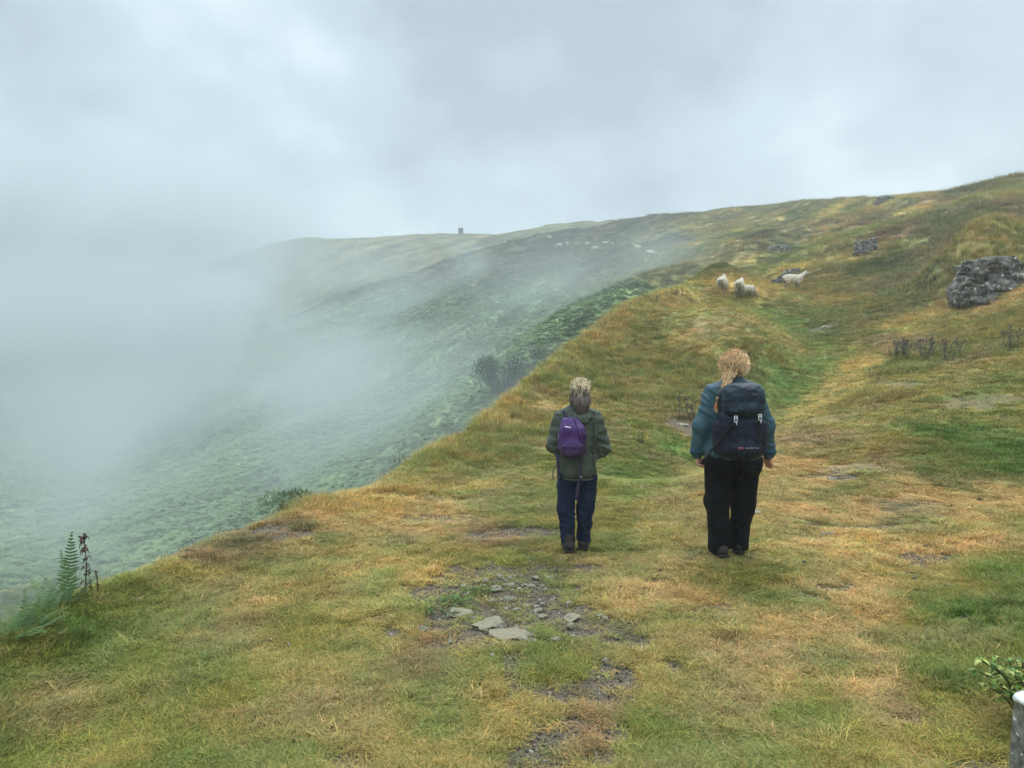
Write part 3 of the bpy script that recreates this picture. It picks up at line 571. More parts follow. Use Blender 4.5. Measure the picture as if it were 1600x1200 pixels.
def fern_leaf(V_, F_, S_, base, az, length, elev, droop, w, npin, col, r, nar=.42):
    """one pinnate frond as geometry: stem ribbon + pinna blades"""
    p = Vector(base); d = Vector((math.cos(az) * math.cos(elev), math.sin(az) * math.cos(elev), math.sin(elev)))
    side = Vector((-math.sin(az), math.cos(az), 0)); step = length / npin; pts = [p.copy()]
    e = elev; da_ = r.gauss(0, .05)
    for i in range(npin):
        az += da_ + r.gauss(0, .03); side = Vector((-math.sin(az), math.cos(az), 0)); e -= droop / npin + r.gauss(0, .02); d = Vector((math.cos(az) * math.cos(e), math.sin(az) * math.cos(e), math.sin(e))); p = p + d * step; pts.append(p.copy())
        t = (i + 1) / npin
        if t < .22: continue
        ln = w * (1 - abs(t - .38) / .66) ** .8 if t > .38 else w * (.6 + t)
        ln = max(ln, .02 * w)
        up = side.cross(d).normalized()
        for s in (-1, 1):
            q = p + side * s * ln * r.uniform(.6, 1.15) + d * ln * r.uniform(.2, .6) * 1.0 - up * (-.05 * ln) - Vector((0, 0, ln * .15)); o = len(V_)
            V_ += [tuple(p - d * step * nar * .8), tuple(p + d * step * nar * .8), tuple((p + q) / 2 + d * step * nar), tuple(q), tuple((p + q) / 2 - d * step * nar)]
            F_.append((o, o + 1, o + 2, o + 3, o + 4) if s > 0 else (o + 4, o + 3, o + 2, o + 1, o)); v = r.uniform(.8, 1.2); S_ += [tuple(c * v for c in col)] * 5
    for i in range(len(pts) - 1):
        o = len(V_); sw = side * w * .025
        V_ += [tuple(pts[i] - sw), tuple(pts[i] + sw), tuple(pts[i + 1] + sw * .8), tuple(pts[i + 1] - sw * .8)]; F_.append((o, o + 1, o + 2, o + 3)); S_ += [tuple(q * 1.25 for q in col)] * 4
def make_bracken():
    meshes = []
    for k in range(4):
        r = random.Random(300 + k); V_, F_, S_ = [], [], []
        for i in range(7):
            a = i * .9 + r.uniform(-.3, .3)
            fern_leaf(V_, F_, S_, (r.uniform(-.15, .15), r.uniform(-.15, .15), 0), a, r.uniform(.8, 1.1), r.uniform(.7, 1.15), r.uniform(.9, 1.5), .30, 9, (1, 1, 1), r)
        meshes.append(lib_obj('bracken_clump', V_, F_, S_))
    n = 170000 if not QUICK else 40000
    x, y, r = scatter_pts(n, 13, 200, -.80, .42, 1.15)
    w = cover(x, y); z = height(x, y) + sst(.3, .8, w[:, PN.index('bracken')]) * np.abs(fbm(x / 1.6, y / 1.6, 171, 3)) * .35 * sst(16, 30, r)
    keep = (w[:, PN.index('bracken')] > .45) & visible(x, y, z, .6, 40)
    x, y, r, w, z = x[keep], y[keep], r[keep], w[keep], z[keep]
    s = rng.uniform(.30, .56, len(x)) * (.75 + r / 190) * (1 + .4 * fbm(x / 3, y / 3, 211, 3))
    patch = sst(-.25, .4, fbm(x / 7, y / 7 , 213, 3))[:, None]
    c = np.array((.165, .230, .108)) * (1 - patch) + np.array((.195, .268, .120)) * patch
    c = c * rng.uniform(.86, 1.14, (len(x), 1)) * (1 + .35 * fbm(x / 2.2, y / 2.2, 217, 2))[:, None]
    bn = rng.random(len(x)) < .015; c[bn] = np.array((.17, .14, .08))
    print('bracken instances', len(x))
    gn_scatter('bracken', np.stack([x, y, z - .05], 1), np.stack([rng.normal(0, .15, len(x)), rng.normal(0, .15, len(x)), rng.uniform(0, 6.28, len(x))], 1),
               np.stack([s, s, s * .48], 1), rng.integers(0, 4, len(x)), c, meshes)
QUICK = False
make_grass(); make_bracken()
def make_grit():
    meshes = []
    for k in range(4):
        bm = bmesh.new(); bmesh.ops.create_icosphere(bm, subdivisions=1, radius=1); r = random.Random(900 + k)
        V_ = [tuple(v.co * r.uniform(.6, 1.2)) for v in bm.verts]; F_ = [[v.index for v in f.verts] for f in bm.faces]; bm.free(); meshes.append(lib_obj('grit', V_, F_, [(1, 1, 1)] * len(V_)))
    x, y, r = scatter_pts(260000, 2.4, 11, -.74, .74, 1.1); so = soil(x, y); k = so > .38; x, y, r, so = x[k], y[k], r[k], so[k]
    s = .0022 + .011 * rng.random(len(x)) ** 5; c = np.array((.15, .12, .095)) * rng.uniform(.4, 1.9, (len(x), 1)); w = rng.random(len(x)) < .06; c[w] = (.42, .38, .31)
    gn_scatter('gravel', np.stack([x, y, height(x, y) - so * .018 + s * .2], 1), rng.uniform(0, 6.28, (len(x), 3)), np.stack([s * 1.3, s, s * .7], 1), rng.integers(0, 4, len(x)), c, meshes)
    # droppings, dead leaves and crumbs of earth lying in the turf
    x, y, r = scatter_pts(5200, 2.4, 20, -.74, .74, 1.2); s = .0025 + .008 * rng.random(len(x)) ** 4 * (.6 + r / 10); c = np.array((.085, .06, .042)) * rng.uniform(.6, 1.6, (len(x), 1)); w = rng.random(len(x)) < .16; c[w] = (.40, .36, .27)
    # they gather in loose groups
    n = fbm(x / .7, y / .7, 301, 3); k = n > .0; x, y, r, s, c = x[k], y[k], r[k], s[k], c[k]
    gn_scatter('debris', np.stack([x, y, height(x, y) + .012 + s * .3], 1), rng.uniform(0, 6.28, (len(x), 3)), np.stack([s * 1.6, s, s * .7], 1), rng.integers(0, 4, len(x)), c, meshes)
make_grit()
# ------------------------------------------------------------------ blended solids -> one continuous skin
class Field:
    def __init__(s, lo, hi, h):
        s.lo = np.array(lo, float); s.h = h
        s.n = np.ceil((np.array(hi) - s.lo) / h).astype(int) + 1
        s.ax = [s.lo[i] + np.arange(s.n[i]) * h for i in range(3)]
        s.F = np.full(tuple(s.n), 1.0, np.float32)
    def _sub(s, a, b, m):
        sl = []
        for i in range(3):
            i0 = max(0, int((a[i] - m - s.lo[i]) / s.h) - 1); i1 = min(s.n[i], int((b[i] + m - s.lo[i]) / s.h) + 2)
            if i1 <= i0: return None
            sl.append(slice(i0, i1))
        X = s.ax[0][sl[0]][:, None, None]; Y = s.ax[1][sl[1]][None, :, None]; Z = s.ax[2][sl[2]][None, None, :]
        return tuple(sl), X, Y, Z
    def _put(s, sl, d, k):
        A = s.F[sl]
        if k <= 0: s.F[sl] = np.minimum(A, d)
        else:
            h = np.clip(.5 + .5 * (A - d) / k, 0, 1); s.F[sl] = A * (1 - h) + d * h - k * h * (1 - h)
    def cone(s, a, b, ra, rb, k=.02, flat=1.0):
        a = np.array(a, float); b = np.array(b, float); m = max(ra, rb) + k * 2 + s.h * 3
        q = s._sub(np.minimum(a, b), np.maximum(a, b), m)
        if q is None: return s
        sl, X, Y, Z = q; ab = b - a; L2 = (ab ** 2).sum() + 1e-9
        t = np.clip(((X - a[0]) * ab[0] + (Y - a[1]) * ab[1] + (Z - a[2]) * ab[2]) / L2, 0, 1)
        d = np.sqrt((X - a[0] - t * ab[0]) ** 2 + ((Y - a[1] - t * ab[1]) / flat) ** 2 + (Z - a[2] - t * ab[2]) ** 2) - (ra + (rb - ra) * t)
        s._put(sl, d, k); return s
    def ell(s, c, r, k=.02, rot=None, sub=False):
        c = np.array(c, float); r = np.array(r, float); m = k * 2 + s.h * 3; mr = r.max() if rot is not None else 0
        ext = np.full(3, mr) if rot is not None else r
        q = s._sub(c - ext, c + ext, m)
        if q is None: return s
        sl, X, Y, Z = q; X = X - c[0]; Y = Y - c[1]; Z = Z - c[2]
        if rot is not None:
            M = np.array(rot.to_matrix() if hasattr(rot, 'to_matrix') else rot); X, Y, Z = (M[0, 0] * X + M[1, 0] * Y + M[2, 0] * Z, M[0, 1] * X + M[1, 1] * Y + M[2, 1] * Z, M[0, 2] * X + M[1, 2] * Y + M[2, 2] * Z)
        k0 = np.sqrt((X / r[0]) ** 2 + (Y / r[1]) ** 2 + (Z / r[2]) ** 2); k1 = np.sqrt((X / r[0] ** 2) ** 2 + (Y / r[1] ** 2) ** 2 + (Z / r[2] ** 2) ** 2) + 1e-9
        d = k0 * (k0 - 1) / k1
        d = np.where(k0 < 1e-3, -r.min(), d)
        if sub:
            A = s.F[sl]; h = np.clip(.5 - .5 * (A + d) / k, 0, 1); s.F[sl] = A * (1 - h) - d * h + k * h * (1 - h)
        else: s._put(sl, d, k)
        return s
    def box(s, c, hf, rd=.02, k=.02, rot=None):
        c = np.array(c, float); hf = np.array(hf, float); e = np.full(3, np.linalg.norm(hf)) if rot is not None else hf
        q = s._sub(c - e, c + e, k * 2 + s.h * 3)
        if q is None: return s
        sl, X, Y, Z = q; X = X - c[0]; Y = Y - c[1]; Z = Z - c[2]
        if rot is not None:
            M = np.array(rot.to_3x3()); X, Y, Z = (M[0, 0] * X + M[1, 0] * Y + M[2, 0] * Z, M[0, 1] * X + M[1, 1] * Y + M[2, 1] * Z, M[0, 2] * X + M[1, 2] * Y + M[2, 2] * Z)
        x = np.abs(X) - hf[0] + rd; y = np.abs(Y) - hf[1] + rd; z = np.abs(Z) - hf[2] + rd
        d = np.sqrt(np.maximum(x, 0) ** 2 + np.maximum(y, 0) ** 2 + np.maximum(z, 0) ** 2) + np.minimum(np.maximum(x, np.maximum(y, z)), 0) - rd
        s._put(sl, d, k); return s
    def grid(s): return s.ax[0][:, None, None], s.ax[1][None, :, None], s.ax[2][None, None, :]
    def cut(s, n, d):
        """keep the side where n.p < d"""
        X, Y, Z = s.grid(); s.F = np.maximum(s.F, (n[0] * X + n[1] * Y + n[2] * Z - d).astype(np.float32)); return s
    def disp(s, f):
        m = np.abs(s.F) < .07; i = np.nonzero(m)
        s.F[i] += f(s.ax[0][i[0]], s.ax[1][i[1]], s.ax[2][i[2]]).astype(np.float32); return s
    def mesh(s):
        V = s.F; ins = V < 0; a = ins.astype(np.int8)
        c = sum(a[i:a.shape[0] - 1 + i, j:a.shape[1] - 1 + j, k:a.shape[2] - 1 + k] for i in (0, 1) for j in (0, 1) for k in (0, 1))
        ci = np.argwhere((c > 0) & (c < 8))
        corner = [(i, j, k) for i in (0, 1) for j in (0, 1) for k in (0, 1)]
        vals = np.stack([V[ci[:, 0] + i, ci[:, 1] + j, ci[:, 2] + k] for i, j, k in corner], 1); sg = vals < 0
        pos = np.zeros((len(ci), 3)); cnt = np.zeros(len(ci)); cr = np.array(corner, float)
        for x in range(8):
            for y in range(x + 1, 8):
                if np.abs(cr[x] - cr[y]).sum() != 1: continue
                e = sg[:, x] != sg[:, y]; t = vals[:, x] / (vals[:, x] - vals[:, y] + 1e-12)
                pos[e] += cr[x] + t[e, None] * (cr[y] - cr[x]); cnt += e
        pos = (ci + pos / cnt[:, None]) * s.h + s.lo
        idx = np.full(c.shape, -1, np.int64); idx[ci[:, 0], ci[:, 1], ci[:, 2]] = np.arange(len(ci))
        faces = []
        for ax in range(3):
            u, v = (ax + 1) % 3, (ax + 2) % 3
            A = np.moveaxis(ins, (ax, u, v), (0, 1, 2)); E = A[:-1, 1:-1, 1:-1] != A[1:, 1:-1, 1:-1]; Q = np.argwhere(E); J = np.moveaxis(idx, (ax, u, v), (0, 1, 2))
            i, j, k = Q[:, 0], Q[:, 1] + 1, Q[:, 2] + 1
            q = np.stack([J[i, j - 1, k - 1], J[i, j, k - 1], J[i, j, k], J[i, j - 1, k]], 1)
            fl = ~A[i, j, k]; q[fl] = q[fl][:, ::-1]; faces.append(q)
        return pos, np.concatenate(faces)
def join_geo(parts):
    """parts: list of (verts list/array, faces list) -> one"""
    V_, F_ = [], []
    for v, f in parts:
        o = len(V_); V_ += [tuple(q) for q in v]; F_ += [tuple(i + o for i in q) for q in f]
    return V_, F_
def tube(pts, rad, n=6, flat=1.0, up=(0, 0, 1)):
    """rad: number or per-point list; flat<1 gives a strap cross-section"""
    pts = [Vector(p) for p in pts]; V_, F_ = [], []
    rad = rad if isinstance(rad, (list, tuple)) else [rad] * len(pts)
    for i, p in enumerate(pts):
        d = (pts[min(i + 1, len(pts) - 1)] - pts[max(i - 1, 0)]).normalized(); a = d.cross(Vector(up))
        if a.length < .05: a = d.cross(Vector((0, 1, 0)))
        a.normalize(); b = a.cross(d).normalized()
        for k in range(n):
            t = 6.28318 * k / n; V_.append(tuple(p + a * math.cos(t) * rad[i] + b * math.sin(t) * rad[i] * flat))
    for i in range(len(pts) - 1):
        for k in range(n):
            F_.append((i * n + k, i * n + (k + 1) % n, (i + 1) * n + (k + 1) % n, (i + 1) * n + k))
    F_.append(tuple(range(n))[::-1]); F_.append(tuple((len(pts) - 1) * n + k for k in range(n)))
    return V_, F_
def crv(pts, m=6):
    """smooth through points"""
    P = [Vector(p) for p in pts]; P = [P[0] * 2 - P[1]] + P + [P[-1] * 2 - P[-2]]; out = []
    for i in range(1, len(P) - 2):
        for j in range(m):
            t = j / m; a, b, c, d = P[i - 1], P[i], P[i + 1], P[i + 2]
            out.append(.5 * ((2 * b) + (c - a) * t + (2 * a - 5 * b + 4 * c - d) * t * t + (3 * b - a - 3 * c + d) * t ** 3))
    out.append(P[-2]); return out
def strand_ribbons(paths, w):
    V_, F_ = [], []
    for pth in paths:
        n = len(pth)
        for i, p in enumerate(pth):
            d = (pth[min(i + 1, n - 1)] - pth[max(i - 1, 0)]).normalized(); a = d.cross(Vector((0, -1, 0)))
            if a.length < .05: a = d.cross(Vector((0, 0, 1)))
            a.normalize(); ww = w * (1 - .75 * i / (n - 1)); V_ += [tuple(p - a * ww), tuple(p + a * ww)]
            if i: o = len(V_) - 4; F_.append((o, o + 1, o + 3, o + 2))
    return V_, F_
def ground_at(x, y): return float(height(np.array([x]), np.array([y]))[0])
def fold(amp, fx, fy, fz, seed):
    def f(x, y, z):
        n = vn3(x * fx, y * fy, z * fz, seed); n2 = vn3(x * fx * 2.3 + 5, y * fy * 2.3, z * fz * 2.3, seed + 1)
        return amp * (1.6 * (np.abs(n) * 2 - .5) + .8 * n2)
    return f

def crease(amp, fx, fz, seed):
    def f(x, y, z):
        w_ = vn3(x * 5, y * 5, z * 5, seed + 7) * 1.6; n = vn3(x * fx + w_, y * fx, z * fz + x * 9 + w_ * 2, seed); m = np.clip(vn3(x * 4, y * 4, z * 4, seed + 3) * 3 + .6, 0, 1)
        return amp * m * (np.clip(np.abs(n) * 5, 0, 1) - .6)
    return f
SKIN = simple_mat('skin', (.52, .27, .20), .55, .12, 30, .15, 200)
LEATHER = simple_mat('boot_leather', (.028, .022, .02), .6, .3, 30, .4, 150)
SOLE = simple_mat('rubber_sole', (.02, .02, .02), .8)
def fabric(name, col, rough=.75, var=.10, bump=.35, bscale=28, spec=.25, sheen=0.0):
    m, nt, b = new_mat(name); N = nt.nodes.new; L = nt.links.new
    tc = N('ShaderNodeTexCoord')
    n = N('ShaderNodeTexNoise'); n.inputs['Scale'].default_value = 7; n.inputs['Detail'].default_value = 5; L(tc.outputs['Object'], n.inputs[0])
    mr = N('ShaderNodeMapRange'); L(n.outputs[0], mr.inputs[0]); mr.inputs[1].default_value = .3; mr.inputs[2].default_value = .7; mr.inputs[3].default_value = 1 - var; mr.inputs[4].default_value = 1 + var
    mu = N('ShaderNodeVectorMath'); mu.operation = 'SCALE'; mu.inputs[0].default_value = col; L(mr.outputs[0], mu.inputs['Scale']); L(mu.outputs[0], b.inputs['Base Color'])
    b.inputs['Roughness'].default_value = rough; b.inputs['Specular IOR Level'].default_value = spec
    n2 = N('ShaderNodeTexNoise'); n2.inputs['Scale'].default_value = bscale; n2.inputs['Detail'].default_value = 3; n2.inputs['Distortion'].default_value = 1.2; L(tc.outputs['Object'], n2.inputs[0])
    wv = N('ShaderNodeTexWave'); wv.inputs['Scale'].default_value = 420; L(tc.outputs['Object'], wv.inputs[0])
    b1 = N('ShaderNodeBump'); b1.inputs['Strength'].default_value = bump; b1.inputs['Distance'].default_value = .02; L(n2.outputs[0], b1.inputs['Height'])
    b2 = N('ShaderNodeBump'); b2.inputs['Strength'].default_value = .12; b2.inputs['Distance'].default_value = .001; L(wv.outputs['Fac'], b2.inputs['Height']); L(b1.outputs[0], b2.inputs['Normal'])
    L(b2.outputs[0], b.inputs['Normal']); return m

def hand(F, wrist, down, out, curl=.5, s=1.0, grip=False):
    """palm, thumb and four fingers hanging from the wrist. down: finger direction, out: thumb side"""
    w = Vector(wrist); d = Vector(down).normalized(); o = Vector(out); o = (o - d * o.dot(d)).normalized(); n = d.cross(o).normalized()
    F.cone(w, w + d * .03 * s, .024 * s, .026 * s, .01)
    pc = w + d * .055 * s
    for t in (-.022, 0, .02): F.cone(w + d * .02 * s + o * t * .8 * s, w + d * .09 * s + o * t * s, .015 * s, .0135 * s, .012)
    L_ = (.062, .072, .067, .052)
    for i in range(4):
        b = w + d * (.092 - (.004 if i in (0,) else 0) - .006 * (i == 3)) * s + o * (.029 - .0195 * i) * s
        c1 = curl * (1.0 + .12 * i); pdir = d * math.cos(c1 * .55) + n * math.sin(c1 * .55); p1 = b + pdir * L_[i] * .48 * s
        p2d = d * math.cos(c1 * 1.4) + n * math.sin(c1 * 1.4); p2 = p1 + p2d * L_[i] * .32 * s
        p3d = d * math.cos(c1 * 2.0) + n * math.sin(c1 * 2.0); p3 = p2 + p3d * L_[i] * .25 * s
        F.cone(b, p1, .0098 * s, .0088 * s, .004); F.cone(p1, p2, .0088 * s, .008 * s, .003); F.cone(p2, p3, .008 * s, .0068 * s, .003)
    t0 = w + d * .03 * s + o * .028 * s; t1 = t0 + (d * .75 + o * .6 + n * .25).normalized() * .042 * s; t2 = t1 + (d * .95 + o * .1 + n * .35).normalized() * .034 * s
    F.cone(t0, t1, .0135 * s, .0105 * s, .008); F.cone(t1, t2, .0105 * s, .0085 * s, .003)

# ------------------------------------------------------------------ taller walker: teal jacket, black trousers, ginger hair
def boot(parent, x, y, yaw, s=1.0, lift=0.0):
    F = Field((-.08, -.14, -.01), (.08, .22, .16), .005)
    F.ell((0, -.055, .045), (.040, .045, .045), .03); F.cone((0, -.04, .05), (0, -.03, .14), .043, .046, .02)
    F.cone((0, -.03, .045), (.004, .13, .032), .040, .038, .03); F.ell((.004, .14, .035), (.042, .045, .03), .02)
    F.cut((0, 0, -1), 0.0); v, f = F.mesh()
    o = mesh_obj('boot', v, f, LEATHER, parent); o.location = (x, y, lift); o.rotation_euler = (0, 0, yaw); o.scale = (s, s, s)
    F = Field((-.08, -.14, -.02), (.08, .22, .05), .005); F.box((0, .03, .004), (.045, .13, .012), .01, 0); F.disp(lambda x, y, z: .018 * sst(.08, .17, np.abs(y - .03)) * 0 + .02 * np.clip(np.abs(y - .03) - .10, 0, 1)); v, f = F.mesh()
    q = mesh_obj('sole', v, f, SOLE, o)
    return o
def walker_tall():
    p = hit(1143, 868); gz_ = p.z
    T = thing('person', (p.x, p.y, gz_ + .012), 'taller person in teal jacket and black trousers, curly ginger hair tied back', 'person', 'people walking away along the ridge', 0)
    # body
    F = Field((-.42, -.2, .0), (.42, .26, 1.74), .0048)
    F.ell((0, .0, 1.60), (.076, .092, .105), .02); F.ell((0, .035, 1.555), (.058, .06, .07), .03); F.cone((0, .01, 1.42), (0, .0, 1.52), .056, .052, .03)
    F.cone((0, .09, 1.60), (0, .105, 1.575), .009, .012, .012); F.ell((0, .088, 1.545), (.024, .012, .007), .006); F.cone((0, .07, 1.512), (0, .08, 1.51), .02, .015, .02)
    for sx in (-1, 1): F.ell((sx * .078, .0, 1.59), (.010, .018, .030), .008); F.ell((sx * .03, .083, 1.607), (.013, .01, .009), .006, sub=True); F.ell((sx * .03, .080, 1.607), (.011, .010, .011), .002)
    F.ell((0, 0, 1.22), (.17, .10, .24), .05); F.ell((0, .0, .93), (.17, .11, .16), .06)
    for sx in (-1, 1):
        F.cone((sx * .15, 0, 1.37), (sx * .29, -.01, 1.09), .052, .042, .03); F.cone((sx * .29, -.01, 1.09), (sx * (.312 if sx > 0 else .285), .03, .845), .040, .026, .02)
        F.cone((sx * .095, 0, .86), (sx * .10, .01, .48), .088, .058, .04); F.cone((sx * .10, .01, .48), (sx * .08, -.0, .09), .056, .034, .02)
    hand(F, (.312, .03, .855), (.02, .05, -1), (-.55, .8, 0), .62, 1.0); hand(F, (-.285, .03, .855), (.03, .08, -1), (.4, .9, 0), .95, 1.0)
    v, f = F.mesh(); mesh_obj('body', v, f, SKIN, T)
    # trousers
    F = Field((-.30, -.22, -.01), (.30, .24, 1.0), .007)
    F.ell((0, -.01, .82), (.218, .145, .12), .05); F.ell((0, -.035, .77), (.218, .135, .12), .05)
    F.cone((-.110, -.01, .74), (-.122, .015, .44), .120, .092, .05); F.cone((-.122, .015, .44), (-.098, -.005, .07), .092, .084, .04)
    F.cone((.110, -.01, .74), (.106, .03, .44), .120, .092, .05); F.cone((.106, .03, .44), (.072, .05, .075), .092, .082, .04)
    F.ell((-.01, 0, .35), (.016, .3, .36), .03, sub=True)
    F.cut((0, 0, -1), -.035); F.cut((0, 0, 1), .90)
    F.disp(fold(.013, 8, 8, 5, 3)); F.disp(crease(.014, 7, 15, 9))
    v, f = F.mesh(); mesh_obj('trousers', v, f, fabric('black_trousers', (.0065, .007, .009), .75, .25, .6, 16, .12), T)
    boot(T, -.098, -.01, R(8)); boot(T, .076, .06, R(-12), 1.0, .016)
    # jacket
    JM = fabric('teal_jacket', (.040, .086, .108), .62, .18, .5, 12)
    F = Field((-.42, -.24, .72), (.42, .26, 1.56), .006)
    F.ell((0, 0, 1.16), (.225, .150, .30), .05); F.ell((0, -.005, .93), (.228, .158, .20), .06); F.cone((-.155, 0, 1.355), (.155, 0, 1.355), .078, .078, .06); F.cone((-.07, 0, 1.40), (.07, 0, 1.40), .07, .07, .05)
    F.ell((0, -.01, .865), (.242, .182, .115), .05)
    for sx, ex, wx in ((-1, .268, .292), (1, .276, .315)):
        F.cone((sx * .170, 0, 1.340), (sx * ex, -.015, 1.08), .084, .070, .06); F.cone((sx * ex, -.015, 1.08), (sx * wx, .025, .865), .068, .052, .03)
        F.cone((sx * wx, .025, .87), (sx * wx, .027, .845), .051, .047, .005)
    F.cut((0, 0, -1), -.805)
    F.cone((0, .005, 1.44), (0, .012, 1.515), .078, .070, .02)
    F.disp(fold(.006, 7, 7, 5, 21)); F.disp(crease(.013, 7, 14, 29))
    F.ell((0, .02, 1.56), (.054, .054, .075), .01, sub=True)
    v, f = F.mesh(); J = mesh_obj('jacket', v, f, JM, T)
    for sx, wx in ((-1, .292), (1, .315)):
        v, f = tube([(sx * wx, .026, .882), (sx * wx, .028, .845)], [.061, .056], 20); mesh_obj('cuff', v, f, fabric('teal_cuff', (.022, .065, .10), .7), J)
    # hair
    r = random.Random(5); HM = simple_mat('ginger_hair', (.40, .23, .10), .55, .45, 45, .7, 120, .35, stretch=(1, 1, .4))
    F = Field((-.19, -.19, 1.12), (.16, .16, 1.76), .005)
    F.ell((0, -.012, 1.618), (.098, .104, .090), .02); F.ell((-.004, -.050, 1.585), (.086, .070, .068), .03); F.ell((-.01, -.045, 1.545), (.060, .05, .035), .03)
    F.cone((-.055, -.075, 1.545), (-.088, -.125, 1.46), .030, .024, .03); F.cone((-.088, -.125, 1.46), (-.125, -.150, 1.40), .024, .020, .02)
    bp_ = [(-.125, -.150, 1.40), (-.150, -.130, 1.345), (-.158, -.110, 1.29), (-.160, -.100, 1.25), (-.168, -.105, 1.205)]
    for i in range(len(bp_) - 1):
        for j in range(3):
            t = (j + .5) / 3; q = Vector(bp_[i]).lerp(Vector(bp_[i + 1]), t); F.ell(tuple(q + Vector((.006 * (-1) ** j, 0, 0))), (.019, .019, .015), .008)
    F.disp(lambda x, y, z: .012 * vn3(x * 38, y * 38, z * 16, 4) + .012 * vn3(x * 90, y * 90, z * 30, 6))
    F.ell((0, .075, 1.57), (.066, .07, .085), .01, sub=True)
    v, f = F.mesh(); H = mesh_obj('hair', v, f, HM, T)
    paths = []
    for i in range(1100):
        a = r.uniform(2.6, 6.8); e = r.uniform(-.35, 1.45); R_ = r.uniform(1.0, 1.14)
        d = Vector((math.cos(a) * math.cos(e), math.sin(a) * math.cos(e), math.sin(e))); q = Vector((0, -.012, 1.615)) + Vector((d.x * .100, d.y * .106, d.z * .093)) * R_
        tgt = Vector((-.05, -.10, 1.53)); P0 = q; pl = []
        n = 7; cw = r.uniform(.006, .024); ph = r.uniform(0, 6)
        t_end = r.uniform(.25, .75); fly = r.random() < .25
        for j in range(n):
            t = j / (n - 1) * t_end; w_ = P0.lerp(tgt, t); w_ = Vector((0, -.012, 1.60)) + (w_ - Vector((0, -.012, 1.60))).normalized() * (.103 + .012 * math.sin(ph + j) * .6) * R_ * (1 if not fly else 1 + .28 * j / n)
            w_ += Vector((math.sin(ph + j * 1.7), math.cos(ph + j * 1.3), math.sin(ph * 2 + j * 1.1))) * cw * .5; pl.append(w_)
        paths.append(pl)
    for i in range(260):
        s0 = Vector((-.06, -.09, 1.53)) + Vector((r.gauss(0, .02), r.gauss(0, .015), r.gauss(0, .02))); off = Vector((r.gauss(0, .016), r.uniform(-.03, .0), r.gauss(0, .01))); pl = []
        for j in range(8):
            t = j / 7; w_ = s0.lerp(Vector((-.125, -.160, 1.40)), t) + off * (1 - t * .4) + Vector((math.sin(i + j * 2.1), math.cos(i * 1.3 + j * 1.9), 0)) * .007; pl.append(w_)
        paths.append(pl)
    v, f = strand_ribbons(paths, .0028); mesh_obj('loose_strands', v, f, simple_mat('ginger_strands', (.66, .42, .21), .5, .8, 75, spec=.4, stretch=(1, 1, .4)), H)
    v, f = tube([(-.163, -.100, 1.262), (-.162, -.099, 1.232)], .022, 10); mesh_obj('hair_bobble', v, f, simple_mat('orange_bobble', (.75, .17, .05), .6), H)
    # rucksack
    B = thing('rucksack', (p.x, p.y - .19, gz_ + .012), 'large navy rucksack with domed lid and pale buckles worn over the teal jacket', 'backpack')
    NV = fabric('navy_packcloth', (.0095, .014, .028), .62, .3, .6, 13, .22); PV = fabric('plum_packcloth', (.014, .012, .026), .65, .25, .5, 15, .22); SV = fabric('lid_packcloth', (.012, .020, .033), .58, .25, .6, 10, .28)
    F = Field((-.26, -.22, .80), (.26, .16, 1.36), .006)
    F.box((-.012, -.02, 1.04), (.165, .11, .19), .07, .03); F.ell((-.005, -.05, .915), (.135, .105, .075), .05); F.disp(fold(.011, 9, 9, 9, 41)); F.disp(fold(.005, 24, 24, 14, 43))
    v, f = F.mesh(); mesh_obj('main_compartment', v, f, NV, B)
    F = Field((-.26, -.26, 1.10), (.26, .18, 1.5), .006)
    F.box((-.005, -.045, 1.305), (.163, .125, .115), .075, .03); F.ell((-.005, -.05, 1.38), (.13, .10, .07), .05); F.ell((.0, -.10, 1.24), (.155, .085, .055), .04); F.disp(fold(.010, 8, 8, 8, 47)); F.disp(fold(.005, 18, 18, 24, 48))
    v, f = F.mesh(); mesh_obj('lid', v, f, SV, B)
    F = Field((-.22, -.28, .78), (.22, .05, 1.26), .006)
    F.box((.0, -.10, 1.03), (.115, .065, .145), .05, .02); F.ell((.0, -.10, .915), (.125, .08, .078), .04); F.disp(fold(.009, 12, 12, 9, 51)); F.disp(lambda x, y, z: .007 * (np.abs(x) < .004))
    v, f = F.mesh(); mesh_obj('front_pocket', v, f, NV, B)
    for sx in (-1, 1):
        F = Field((-.3, -.2, .80), (.3, .15, 1.26), .006); F.box((sx * .158 - .01, -.02, 1.005), (.052, .07, .14), .045, .02); F.disp(fold(.009, 12, 12, 10, 55 + sx)); v, f = F.mesh(); mesh_obj('side_pocket', v, f, PV, B)
        x = -.092 if sx < 0 else .098
        pv, pf = tube(crv([(x * 1.05, -.165, 1.22), (x, -.185, 1.17), (x * .98, -.178, 1.08), (x * .95, -.186, .98)]), .011, 6, .25, (0, -1, 0)); s_ = mesh_obj('lid_strap', pv, pf, simple_mat('webbing', (.012, .012, .015), .8), B)
        # buckle: frame with two bars
        bz = 1.168 if sx < 0 else 1.182; G = []
        for dx in (-.010, .010): G.append(tube([(x + dx, -.196, bz + .024), (x + dx * 1.15, -.198, bz - .020)], .0038, 6))
        for dz in (.024, .004, -.020): G.append(tube([(x - .012, -.197, bz + dz), (x + .012, -.197, bz + dz)], .0036, 6))
        G.append(tube([(x + .003, -.197, bz - .02), (x + .008, -.2, bz - .045)], .004, 6))
        mesh_obj('buckle', *join_geo(G), simple_mat('pale_buckle', (.62, .64, .70), .4, .1), B)
        v, f = tube(crv([(sx * .115, .10, 1.36), (sx * .135, .16, 1.42), (sx * .15, .22, 1.40), (sx * .155, .31, 1.30), (sx * .16, .30, 1.10), (sx * .19, .22, .98)]), .024, 8, .3, (1, 0, 0)); mesh_obj('shoulder_strap', v, f, PV, B)
